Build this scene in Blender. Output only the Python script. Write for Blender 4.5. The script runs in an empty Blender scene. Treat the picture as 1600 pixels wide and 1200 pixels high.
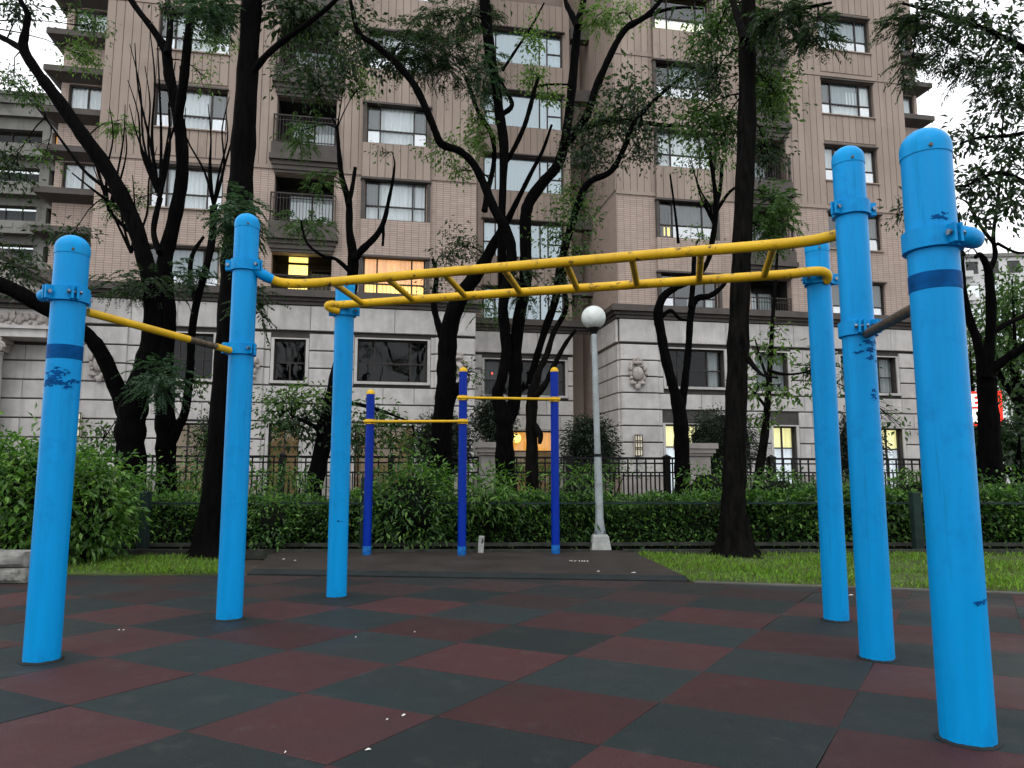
import bpy, math, random
import numpy as np
from mathutils import Vector, Matrix

R = math.radians
rng = np.random.default_rng(7)
random.seed(7)
scene = bpy.context.scene
COL = scene.collection

# ------------------------------------------------------------------ camera
H = 1.0
PITCH = math.atan(143 / 1150.0)
FPX = 1150.0
cam_d = bpy.data.cameras.new('camera')
cam = bpy.data.objects.new('camera', cam_d)
COL.objects.link(cam)
cam.location = (0, 0, H)
cam.rotation_euler = (math.pi / 2 + PITCH, 0, 0)
cam_d.sensor_width = 36
cam_d.lens = FPX / 1600 * 36
cam_d.clip_start = 0.05
cam_d.clip_end = 2000
scene.camera = cam

# ------------------------------------------------------------------ sky, sun, exposure
SUN_EL, SUN_AZ = R(50), R(200)
world = bpy.data.worlds.new('World')
scene.world = world
world.use_nodes = True
wn, wl = world.node_tree.nodes, world.node_tree.links
wn.clear()
w_out = wn.new('ShaderNodeOutputWorld')
w_bg = wn.new('ShaderNodeBackground')
w_sky = wn.new('ShaderNodeTexSky')
w_sky.sky_type = 'NISHITA'
w_sky.sun_disc = False
w_sky.sun_elevation = SUN_EL
w_sky.sun_rotation = SUN_AZ
w_hsv = wn.new('ShaderNodeHueSaturation')
w_hsv.inputs['Saturation'].default_value = 0.25
w_mix = wn.new('ShaderNodeMix')
w_mix.data_type = 'RGBA'
w_mix.inputs[0].default_value = 0.8
# overcast cloud layer: even pale grey with soft broad variation
w_tc = wn.new('ShaderNodeTexCoord')
w_no = wn.new('ShaderNodeTexNoise')
w_no.inputs['Scale'].default_value = 2.2
w_no.inputs['Detail'].default_value = 4
w_rmp = wn.new('ShaderNodeValToRGB')
w_rmp.color_ramp.elements[0].color = (0.86, 0.90, 0.96, 1)
w_rmp.color_ramp.elements[1].color = (1.0, 1.0, 1.0, 1)
w_mul = wn.new('ShaderNodeVectorMath')
w_mul.operation = 'SCALE'
w_mul.inputs['Scale'].default_value = 14.5
w_bg.inputs['Strength'].default_value = 0.1
wl.new(w_tc.outputs['Generated'], w_no.inputs['Vector'])
wl.new(w_no.outputs['Fac'], w_rmp.inputs['Fac'])
wl.new(w_rmp.outputs['Color'], w_mul.inputs[0])
wl.new(w_sky.outputs['Color'], w_hsv.inputs['Color'])
wl.new(w_hsv.outputs['Color'], w_mix.inputs[6])
wl.new(w_mul.outputs['Vector'], w_mix.inputs[7])
wl.new(w_mix.outputs[2], w_bg.inputs['Color'])
wl.new(w_bg.outputs['Background'], w_out.inputs['Surface'])

sun_d = bpy.data.lights.new('sun', 'SUN')
sun_d.energy = 0.6
sun_d.angle = R(30)
sun_d.color = (1.0, 0.97, 0.93)
sun = bpy.data.objects.new('sun', sun_d)
COL.objects.link(sun)
# Nishita azimuth is measured from +Y clockwise
sv = Vector((math.sin(SUN_AZ) * math.cos(SUN_EL), math.cos(SUN_AZ) * math.cos(SUN_EL), math.sin(SUN_EL)))
sun.rotation_euler = sv.to_track_quat('Z', 'Y').to_euler()

scene.view_settings.view_transform = 'Standard'
scene.view_settings.look = 'None'
scene.view_settings.exposure = 0.5
scene.view_settings.gamma = 1.0
scene.view_settings.use_curve_mapping = False
scene.render.engine = 'CYCLES'
scene.cycles.max_bounces = 5
scene.cycles.diffuse_bounces = 3
scene.cycles.glossy_bounces = 2
scene.cycles.transmission_bounces = 2
scene.cycles.transparent_max_bounces = 10
scene.cycles.use_adaptive_sampling = True
scene.cycles.adaptive_threshold = 0.02
scene.cycles.use_denoising = True

# ------------------------------------------------------------------ measuring helpers (survey rays of the photo -> real points)
CT, ST = math.cos(PITCH), math.sin(PITCH)
def at(x, y, Y):
    """the point at ground distance Y that the surveyed direction (x, y) passes through"""
    u = (x - 800) / FPX
    v = (600 - y) / FPX
    ry = CT - v * ST
    rz = ST + v * CT
    k = Y / ry
    return Vector((u * k, Y, H + rz * k))
def pxw(w, Y):
    return w * Y / FPX
def gnd(x, y, z=0.0):
    u = (x - 800) / FPX
    v = (600 - y) / FPX
    ry = CT - v * ST
    rz = ST + v * CT
    k = (z - H) / rz
    return Vector((u * k, ry * k, z))

# ------------------------------------------------------------------ materials
def mat(name):
    m = bpy.data.materials.new(name)
    m.use_nodes = True
    n, l = m.node_tree.nodes, m.node_tree.links
    return m, n, l, n['Principled BSDF']

def noise(n, l, scale, detail=4, rough=0.55, coord='Object', vec=None):
    t = n.new('ShaderNodeTexNoise')
    t.inputs['Scale'].default_value = scale
    t.inputs['Detail'].default_value = detail
    t.inputs['Roughness'].default_value = rough
    if vec is None:
        if coord == 'World':
            vec = n.new('ShaderNodeNewGeometry').outputs['Position']
        else:
            vec = n.new('ShaderNodeTexCoord').outputs[coord]
    l.new(vec, t.inputs['Vector'])
    return t.outputs['Fac']

def ramp(n, l, fac, stops):
    r = n.new('ShaderNodeValToRGB')
    els = r.color_ramp.elements
    while len(els) > len(stops):
        els.remove(els[-1])
    while len(els) < len(stops):
        els.new(0.5)
    for e, (p, c) in zip(els, stops):
        e.position = p
        e.color = (*c, 1) if len(c) == 3 else c
    l.new(fac, r.inputs['Fac'])
    return r.outputs['Color']

def mixc(n, l, fac, a, b, mode='MIX'):
    m = n.new('ShaderNodeMix')
    m.data_type = 'RGBA'
    m.blend_type = mode
    for s, v in ((0, fac), (6, a), (7, b)):
        if isinstance(v, (int, float)):
            m.inputs[s].default_value = v
        elif isinstance(v, tuple):
            m.inputs[s].default_value = (*v, 1)
        else:
            l.new(v, m.inputs[s])
    return m.outputs[2]

def bump(n, l, p, h, strength=0.3, dist=0.02):
    b = n.new('ShaderNodeBump')
    b.inputs['Strength'].default_value = strength
    b.inputs['Distance'].default_value = dist
    l.new(h, b.inputs['Height'])
    l.new(b.outputs['Normal'], p.inputs['Normal'])

def simple(name, col, rough=0.6, var=0.25, scale=6.0, bmp=0.0, metal=0.0, bscale=None, dirt=None, spec=0.15, coord='Object', piece_var=0.0, streak=None):
    """a base colour with broad mottling, optional dirt patches and fine relief"""
    m, n, l, p = mat(name)
    f = noise(n, l, scale, 5, coord=coord)
    d = tuple(c * (1 - var) for c in col)
    b = tuple(min(1, c * (1 + var)) for c in col)
    c = ramp(n, l, f, [(0.3, d), (0.7, b)])
    if dirt:
        f2 = noise(n, l, dirt[1], 6, 0.7, coord=coord)
        r2 = ramp(n, l, f2, [(dirt[2], (0, 0, 0)), (dirt[2] + 0.12, (1, 1, 1))])
        c = mixc(n, l, r2, c, dirt[0])
    if streak:
        # rain streaks: noise drawn out vertically
        mp = n.new('ShaderNodeMapping')
        mp.inputs['Scale'].default_value = (streak[1], streak[1], streak[1] * 0.09)
        l.new(n.new('ShaderNodeNewGeometry').outputs['Position'], mp.inputs['Vector'])
        f3 = noise(n, l, 1.0, 6, 0.65, vec=mp.outputs[0])
        c = mixc(n, l, ramp(n, l, f3, [(0.5, (0, 0, 0)), (0.72, (0.75, 0.75, 0.75))]), c, streak[0])
    if piece_var:
        oi = n.new('ShaderNodeObjectInfo')
        mr = n.new('ShaderNodeMapRange')
        mr.inputs[3].default_value = 1 - piece_var
        mr.inputs[4].default_value = 1 + piece_var
        l.new(oi.outputs['Random'], mr.inputs[0])
        sc = n.new('ShaderNodeVectorMath')
        sc.operation = 'SCALE'
        l.new(c, sc.inputs[0])
        l.new(mr.outputs[0], sc.inputs['Scale'])
        c = sc.outputs[0]
    l.new(c, p.inputs['Base Color'])
    p.inputs['Roughness'].default_value = rough
    p.inputs['Metallic'].default_value = metal
    p.inputs['Specular IOR Level'].default_value = spec
    if bmp:
        bump(n, l, p, noise(n, l, bscale or scale * 12, 4), bmp, 0.01)
    return m

M = {}
M['soil'] = simple('soil', (0.045, 0.036, 0.028), 0.95, 0.5, 3.0, 0.6, bscale=30)
M['mat'] = simple('brown_rubber_mat', (0.031, 0.025, 0.022), 0.7, 0.3, 2.2, 0.3, bscale=140, dirt=((0.035, 0.032, 0.03), 1.6, 0.55))
M['mat_edge'] = simple('dark_rubber_edge', (0.014, 0.018, 0.019), 0.85, 0.3, 5, 0.2)
M['paint_white'] = simple('worn_white_paint', (0.6, 0.6, 0.56), 0.7, 0.3, 40)
M['kerb'] = simple('pale_kerb', (0.09, 0.088, 0.08), 0.85, 0.3, 4, 0.3)

def rubber(name, col):
    m, n, l, p = mat(name)
    g = noise(n, l, 210, 2, 0.6)
    broad = noise(n, l, 1.3, 5)
    c = ramp(n, l, g, [(0.32, tuple(c * 0.5 for c in col)), (0.55, col), (0.72, tuple(min(1, c * 1.75 + 0.008) for c in col))])
    c2 = mixc(n, l, ramp(n, l, broad, [(0.35, (0, 0, 0)), (0.7, (1, 1, 1))]), c, mixc(n, l, 0.45, c, (0.022, 0.021, 0.021)), 'MIX')
    dust = ramp(n, l, noise(n, l, 5.0, 8, 0.7), [(0.56, (0, 0, 0)), (0.8, (0.4, 0.4, 0.4))])
    c3 = mixc(n, l, dust, c2, (0.075, 0.072, 0.066))
    oi = n.new('ShaderNodeObjectInfo')
    mr = n.new('ShaderNodeMapRange')
    mr.inputs[3].default_value = 0.8
    mr.inputs[4].default_value = 1.2
    l.new(oi.outputs['Random'], mr.inputs[0])
    cc = n.new('ShaderNodeVectorMath')
    cc.operation = 'SCALE'
    l.new(c3, cc.inputs[0])
    l.new(mr.outputs[0], cc.inputs['Scale'])
    l.new(cc.outputs[0], p.inputs['Base Color'])
    l.new(ramp(n, l, noise(n, l, 0.9, 6, 0.6), [(0.4, (0.5, 0.5, 0.5)), (0.62, (0.85, 0.85, 0.85))]), p.inputs['Roughness'])
    p.inputs['Specular IOR Level'].default_value = 0.16
    bump(n, l, p, g, 0.7, 0.005)
    return m
M['tile_red'] = rubber('red_rubber', (0.052, 0.0195, 0.021))
M['tile_green'] = rubber('slate_green_rubber', (0.0145, 0.0235, 0.0245))

M['tile_red_worn'] = rubber('faded_red_rubber', (0.032, 0.0185, 0.0185))  # greyer, lower-contrast pair for the tiles towards the far edge
M['tile_green_worn'] = rubber('faded_green_rubber', (0.0155, 0.019, 0.0195))
def post_paint(name, col, chip, faded=None, scuff=0.54):
    m, n, l, p = mat(name)
    tc = n.new('ShaderNodeTexCoord')
    streak = n.new('ShaderNodeMapping')
    streak.inputs['Scale'].default_value = (9, 9, 0.7)
    l.new(tc.outputs['Object'], streak.inputs['Vector'])
    f = noise(n, l, 1.0, 6, 0.6, vec=streak.outputs[0])
    c = ramp(n, l, f, [(0.3, tuple(x * 0.86 for x in col)), (0.7, tuple(min(1, x * 1.12) for x in col))])
    f2 = noise(n, l, 3.0, 7, 0.75)
    c = mixc(n, l, ramp(n, l, f2, [(scuff, (0, 0, 0)), (scuff + 0.14, (0.6, 0.6, 0.6))]), c, chip)
    st2 = n.new('ShaderNodeMapping')
    st2.inputs['Scale'].default_value = (26, 26, 1.6)
    st2.inputs['Rotation'].default_value = (0.12, 0.08, 0)
    l.new(tc.outputs['Object'], st2.inputs['Vector'])
    f4 = noise(n, l, 1.0, 5, 0.7, vec=st2.outputs[0])
    c = mixc(n, l, ramp(n, l, f4, [(0.58, (0, 0, 0)), (0.75, (0.4, 0.4, 0.4))]), c, (0.0, 0.07, 0.14))
    f3 = noise(n, l, 38.0, 3, 0.7)
    c = mixc(n, l, ramp(n, l, f3, [(0.755, (0, 0, 0)), (0.775, (0.8, 0.8, 0.8))]), c, (0.004, 0.02, 0.04))
    l.new(c, p.inputs['Base Color'])
    l.new(ramp(n, l, f2, [(0.3, (0.32, 0.32, 0.32)), (0.7, (0.5, 0.5, 0.5))]), p.inputs['Roughness'])
    p.inputs['Specular IOR Level'].default_value = 0.12
    bump(n, l, p, noise(n, l, 22, 3), 0.06, 0.01)
    return m
M['blue'] = post_paint('sky_blue_paint', (0.0, 0.23, 0.545), (0.0, 0.13, 0.36))
M['blue_cap'] = post_paint('sky_blue_cap', (0.0, 0.25, 0.57), (0.0, 0.14, 0.38))
M['tape'] = simple('dark_blue_band', (0.0, 0.055, 0.19), 0.5, 0.3, 14, spec=0.05)
M['navy'] = post_paint('deep_blue_paint', (0.0, 0.02, 0.25), (0.0, 0.015, 0.13))
M['navy_faded'] = simple('faded_blue_paint', (0.01, 0.11, 0.36), 0.5, 0.4, 20)
def yellow_paint(name, wear):
    m, n, l, p = mat(name)
    f = noise(n, l, 4, 6, 0.65)
    c = ramp(n, l, f, [(0.3, (0.46, 0.265, 0.006)), (0.65, (0.66, 0.40, 0.01))])
    f2 = noise(n, l, 11, 8, 0.75)
    c = mixc(n, l, ramp(n, l, f2, [(wear, (0, 0, 0)), (wear + 0.06, (1, 1, 1))]), c, (0.07, 0.04, 0.018))
    l.new(c, p.inputs['Base Color'])
    p.inputs['Roughness'].default_value = 0.42
    p.inputs['Specular IOR Level'].default_value = 0.25
    bump(n, l, p, noise(n, l, 50, 4), 0.25, 0.004)
    return m
M['yellow'] = yellow_paint('yellow_paint', 0.575)
M['yellow_bright'] = yellow_paint('bright_yellow_paint', 0.75)
M['yellow_worn'] = yellow_paint('worn_yellow_paint', 0.47)
M['bare'] = simple('bare_dark_steel', (0.10, 0.075, 0.05), 0.5, 0.5, 25, metal=0.4)
M['bolt'] = simple('zinc_bolt', (0.16, 0.2, 0.24), 0.35, 0.2, 60, metal=0.9)
M['pole'] = simple('galvanised_pole', (0.27, 0.30, 0.31), 0.5, 0.2, 5, metal=0.2, dirt=((0.16, 0.17, 0.16), 4, 0.55))
M['concrete'] = simple('cast_concrete', (0.30, 0.31, 0.295), 0.85, 0.25, 8, 0.3)
M['black_iron'] = simple('black_iron', (0.006, 0.006, 0.0065), 0.45, 0.4, 10)
M['green_wood'] = simple('dark_green_painted_timber', (0.011, 0.024, 0.021), 0.7, 0.4, 9, 0.3)
M['timber'] = simple('weathered_timber', (0.032, 0.034, 0.029), 0.85, 0.4, 7, 0.4)
M['rock'] = simple('grey_stone_block', (0.2, 0.2, 0.185), 0.9, 0.4, 9, 0.6, dirt=((0.06, 0.06, 0.05), 6, 0.55))
M['stone'] = simple('pale_granite', (0.43, 0.415, 0.40), 0.75, 0.14, 2.1, 0.15, bscale=60, dirt=((0.35, 0.34, 0.33), 0.9, 0.53), coord='World', piece_var=0.07, streak=((0.29, 0.28, 0.27), 3.0))
M['stone_dark'] = simple('joint_stone', (0.06, 0.057, 0.054), 0.9, 0.2, 3)
M['carved'] = simple('carved_stone', (0.33, 0.30, 0.28), 0.85, 0.25, 6, 0.4)
M['plinth'] = simple('plinth_stone', (0.27, 0.25, 0.235), 0.8, 0.2, 2)
M['panel'] = simple('brown_panel', (0.282, 0.228, 0.192), 0.75, 0.10, 0.45, 0.12, bscale=40, dirt=((0.235, 0.187, 0.157), 0.5, 0.56), coord='World', piece_var=0.035, streak=((0.20, 0.158, 0.134), 2.2))
M['groove'] = simple('panel_groove', (0.175, 0.14, 0.119), 0.9, 0.2, 2)
M['moulding'] = simple('dark_moulding', (0.075, 0.066, 0.061), 0.7, 0.2, 2, 0.1)
M['frame'] = simple('dark_bronze_frame', (0.035, 0.03, 0.028), 0.45, 0.2, 5)
M['grey_render'] = simple('grey_render', (0.17, 0.168, 0.155), 0.9, 0.15, 0.6, 0.2, dirt=((0.10, 0.099, 0.09), 0.5, 0.52), streak=((0.09, 0.088, 0.08), 1.5))
M['grey_render_dark'] = simple('stained_render', (0.11, 0.108, 0.10), 0.9, 0.3, 1.5, 0.2)
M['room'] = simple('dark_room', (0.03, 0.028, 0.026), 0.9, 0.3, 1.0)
M['far_wall'] = simple('pale_far_wall', (0.5, 0.5, 0.5), 0.8, 0.1, 0.3)

def brick_mat():
    m, n, l, p = mat('red_brown_brick')
    tc = n.new('ShaderNodeTexCoord')
    sep = n.new('ShaderNodeSeparateXYZ')
    l.new(tc.outputs['Object'], sep.inputs[0])
    ad = n.new('ShaderNodeMath')
    l.new(sep.outputs['X'], ad.inputs[0])
    l.new(sep.outputs['Y'], ad.inputs[1])
    cmb = n.new('ShaderNodeCombineXYZ')
    l.new(ad.outputs[0], cmb.inputs[0])
    l.new(sep.outputs['Z'], cmb.inputs[1])
    b = n.new('ShaderNodeTexBrick')
    b.offset = 0.0
    b.inputs['Scale'].default_value = 1.0
    b.inputs['Brick Width'].default_value = 0.27
    b.inputs['Row Height'].default_value = 0.085
    b.inputs['Mortar Size'].default_value = 0.011
    b.inputs['Color1'].default_value = (0.40, 0.312, 0.262, 1)
    b.inputs['Color2'].default_value = (0.335, 0.26, 0.217, 1)
    b.inputs['Mortar'].default_value = (0.185, 0.143, 0.12, 1)
    l.new(cmb.outputs[0], b.inputs['Vector'])
    st = noise(n, l, 0.6, 6, 0.6)
    c = mixc(n, l, ramp(n, l, st, [(0.5, (0, 0, 0)), (0.72, (0.5, 0.5, 0.5))]), b.outputs['Color'], (0.23, 0.178, 0.15))
    l.new(c, p.inputs['Base Color'])
    p.inputs['Roughness'].default_value = 0.75
    bp = n.new('ShaderNodeBump')
    bp.invert = True
    bp.inputs['Strength'].default_value = 0.5
    bp.inputs['Distance'].default_value = 0.02
    l.new(b.outputs['Fac'], bp.inputs['Height'])
    l.new(bp.outputs['Normal'], p.inputs['Normal'])
    return m
M['brick'] = brick_mat()

def glass_mat(name, fac, tint, col=(0.95, 0.98, 1.0), rough=0.02, fk=0.6):
    """window glass: see-through with a mirror share, slightly wavy"""
    m, n, l, p = mat(name)
    n.remove(p)
    out = n['Material Output']
    tr = n.new('ShaderNodeBsdfTransparent')
    tr.inputs['Color'].default_value = (*tint, 1)
    gl = n.new('ShaderNodeBsdfGlossy')
    gl.inputs['Color'].default_value = (*col, 1)
    gl.inputs['Roughness'].default_value = rough
    fr = n.new('ShaderNodeLayerWeight')
    fr.inputs['Blend'].default_value = 0.3
    ma = n.new('ShaderNodeMath')
    ma.operation = 'MULTIPLY_ADD'
    ma.inputs[1].default_value = fk
    ma.inputs[2].default_value = fac
    ma.use_clamp = True
    l.new(fr.outputs['Fresnel'], ma.inputs[0])
    mx = n.new('ShaderNodeMixShader')
    l.new(ma.outputs[0], mx.inputs[0])
    l.new(tr.outputs[0], mx.inputs[1])
    l.new(gl.outputs[0], mx.inputs[2])
    b = n.new('ShaderNodeBump')
    b.inputs['Strength'].default_value = 0.15
    b.inputs['Distance'].default_value = 0.05
    l.new(noise(n, l, 0.9, 2), b.inputs['Height'])
    l.new(b.outputs['Normal'], gl.inputs['Normal'])
    l.new(mx.outputs[0], out.inputs['Surface'])
    return m
M['glass'] = glass_mat('window_glass', 0.08, (0.86, 0.9, 0.9), fk=0.5)
M['glass_low'] = glass_mat('bright_lower_glass', 0.42, (0.85, 0.9, 0.92))
M['glass_dark'] = glass_mat('dark_window_glass', 0.015, (0.55, 0.58, 0.58), fk=0.2)
M['glass_stair'] = glass_mat('bluish_stair_glass', 0.26, (0.55, 0.66, 0.70), (0.80, 0.90, 0.94), 0.12)
M['glass_clear'] = glass_mat('clear_glass', 0.03, (0.93, 0.94, 0.92))

def curtain_mat(name, col, emit=0.0, ecol=None):
    m, n, l, p = mat(name)
    tc = n.new('ShaderNodeTexCoord')
    mp = n.new('ShaderNodeMapping')
    mp.inputs['Scale'].default_value = (7, 1, 0.4)
    l.new(tc.outputs['Object'], mp.inputs['Vector'])
    f = noise(n, l, 1.0, 4, vec=mp.outputs[0])
    c = ramp(n, l, f, [(0.3, tuple(x * 0.8 for x in col)), (0.7, col)])
    l.new(c, p.inputs['Base Color'])
    p.inputs['Roughness'].default_value = 0.9
    if emit:
        ec = ramp(n, l, f, [(0.25, tuple(x * 0.6 for x in ecol)), (0.7, ecol)])
        l.new(ec, p.inputs['Emission Color'])
        p.inputs['Emission Strength'].default_value = emit
    return m
M['curtain'] = curtain_mat('white_curtain', (0.88, 0.90, 0.91))
M['curtain_grey'] = curtain_mat('grey_blind', (0.20, 0.21, 0.21))
M['frosted'] = curtain_mat('frosted_backing', (0.42, 0.49, 0.52))
M['lit_orange'] = curtain_mat('lit_peach_blind', (0.8, 0.5, 0.3), 0.55, (1.0, 0.55, 0.25))
M['lit_yellow'] = curtain_mat('lit_yellow_blind', (0.8, 0.7, 0.3), 1.25, (1.0, 0.72, 0.18))
M['lit_cream'] = curtain_mat('lit_cream_pane', (0.8, 0.8, 0.5), 0.65, (1.0, 0.92, 0.42))
M['lit_cool'] = curtain_mat('lit_cool_pane', (0.8, 0.85, 0.9), 0.42, (0.80, 0.90, 1.0))
M['lit_amber'] = curtain_mat('lit_amber_room', (0.5, 0.3, 0.1), 0.55, (1.0, 0.42, 0.06))
M['lit_dim'] = curtain_mat('dim_warm_room', (0.16, 0.11, 0.055), 0.06, (1.0, 0.66, 0.3))
M['sign_red'] = curtain_mat('backlit_red', (0.7, 0.02, 0.02), 0.95, (1.0, 0.035, 0.015))
M['sign_white'] = curtain_mat('backlit_white', (0.9, 0.9, 0.85), 1.6, (1.0, 0.95, 0.85))
M['bulb_red'] = curtain_mat('red_indicator', (0.8, 0.1, 0.1), 1.5, (1.0, 0.1, 0.08))

def globe_mat():
    m, n, l, p = mat('opal_globe')
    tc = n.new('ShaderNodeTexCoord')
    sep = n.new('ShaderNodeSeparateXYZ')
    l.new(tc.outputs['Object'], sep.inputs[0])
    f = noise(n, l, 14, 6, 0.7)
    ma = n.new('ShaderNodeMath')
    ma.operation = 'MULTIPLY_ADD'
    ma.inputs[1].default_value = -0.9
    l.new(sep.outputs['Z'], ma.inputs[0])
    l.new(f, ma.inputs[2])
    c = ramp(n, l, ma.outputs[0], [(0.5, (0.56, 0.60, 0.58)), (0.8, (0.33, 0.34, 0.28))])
    l.new(c, p.inputs['Base Color'])
    p.inputs['Roughness'].default_value = 0.35
    p.inputs['Subsurface Weight'].default_value = 0.3
    p.inputs['Subsurface Radius'].default_value = (0.1, 0.1, 0.1)
    return m
M['globe'] = globe_mat()

def bark(name, dark, light):
    m, n, l, p = mat(name)
    tc = n.new('ShaderNodeTexCoord')
    mp = n.new('ShaderNodeMapping')
    mp.inputs['Scale'].default_value = (10, 10, 2.0)
    l.new(tc.outputs['Object'], mp.inputs['Vector'])
    f = noise(n, l, 1.6, 8, 0.7, vec=mp.outputs[0])
    g = noise(n, l, 1.1, 4)
    c = ramp(n, l, f, [(0.35, dark), (0.75, light)])
    c = mixc(n, l, ramp(n, l, g, [(0.5, (0, 0, 0)), (0.75, (0.3, 0.3, 0.3))]), c, (0.006, 0.007, 0.0055))
    l.new(c, p.inputs['Base Color'])
    p.inputs['Roughness'].default_value = 0.95
    p.inputs['Specular IOR Level'].default_value = 0.03
    bump(n, l, p, f, 0.9, 0.03)
    return m
M['bark'] = bark('dark_wet_bark', (0.001, 0.001, 0.0011), (0.0048, 0.0045, 0.0045))  # trunk colour set near black
M['bark_brown'] = bark('brown_bark', (0.0014, 0.0013, 0.0012), (0.0105, 0.0095, 0.0088))
M['bark_grey'] = bark('grey_twig_bark', (0.03, 0.025, 0.022), (0.085, 0.07, 0.062))

def leaf_mat(name, a, b, c_, trans=0.3, rough=0.5):
    m, n, l, p = mat(name)
    out = n['Material Output']
    ge = n.new('ShaderNodeNewGeometry')
    col = ramp(n, l, ge.outputs['Random Per Island'], [(0.0, a), (0.55, b), (1.0, c_)])
    l.new(col, p.inputs['Base Color'])
    p.inputs['Roughness'].default_value = rough
    p.inputs['Specular IOR Level'].default_value = 0.35
    tl = n.new('ShaderNodeBsdfTranslucent')
    cs = n.new('ShaderNodeVectorMath')
    cs.operation = 'MULTIPLY'
    cs.inputs[1].default_value = (1.3, 1.5, 0.7)
    l.new(col, cs.inputs[0])
    l.new(cs.outputs[0], tl.inputs['Color'])
    mx = n.new('ShaderNodeMixShader')
    mx.inputs[0].default_value = trans
    l.new(p.outputs[0], mx.inputs[1])
    l.new(tl.outputs[0], mx.inputs[2])
    l.new(mx.outputs[0], out.inputs['Surface'])
    return m
M['leaf_dark'] = leaf_mat('dark_leaf', (0.011, 0.022, 0.011), (0.022, 0.044, 0.021), (0.050, 0.085, 0.036), 0.35)
M['leaf_mid'] = leaf_mat('mid_leaf', (0.020, 0.050, 0.014), (0.042, 0.095, 0.026), (0.10, 0.17, 0.05), 0.4)
M['leaf_light'] = leaf_mat('light_leaf', (0.05, 0.10, 0.025), (0.09, 0.16, 0.045), (0.16, 0.25, 0.075), 0.45)
M['leaf_fern'] = leaf_mat('feathery_leaf', (0.016, 0.042, 0.022), (0.032, 0.072, 0.036), (0.055, 0.105, 0.055), 0.35)
M['leaf_hedge'] = leaf_mat('hedge_leaf', (0.014, 0.042, 0.011), (0.042, 0.105, 0.024), (0.15, 0.28, 0.06), 0.38, 0.4)
M['leaf_bush'] = leaf_mat('glossy_bush_leaf', (0.022, 0.06, 0.010), (0.058, 0.145, 0.022), (0.16, 0.29, 0.055), 0.38, 0.35)
M['leaf_cone'] = leaf_mat('topiary_leaf', (0.006, 0.014, 0.008), (0.012, 0.025, 0.014), (0.028, 0.048, 0.026), 0.2)
M['leaf_core'] = simple('shaded_twigs', (0.004, 0.0055, 0.003), 1.0, 0.4, 12)  # near-black standing in for the shade inside hedges and shrubs
M['grass'] = leaf_mat('grass_blade', (0.085, 0.085, 0.03), (0.10, 0.21, 0.02), (0.22, 0.38, 0.05), 0.45)
M['grass_ground'] = simple('grass_soil', (0.055, 0.075, 0.025), 0.95, 0.5, 5, 0.5)

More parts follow.
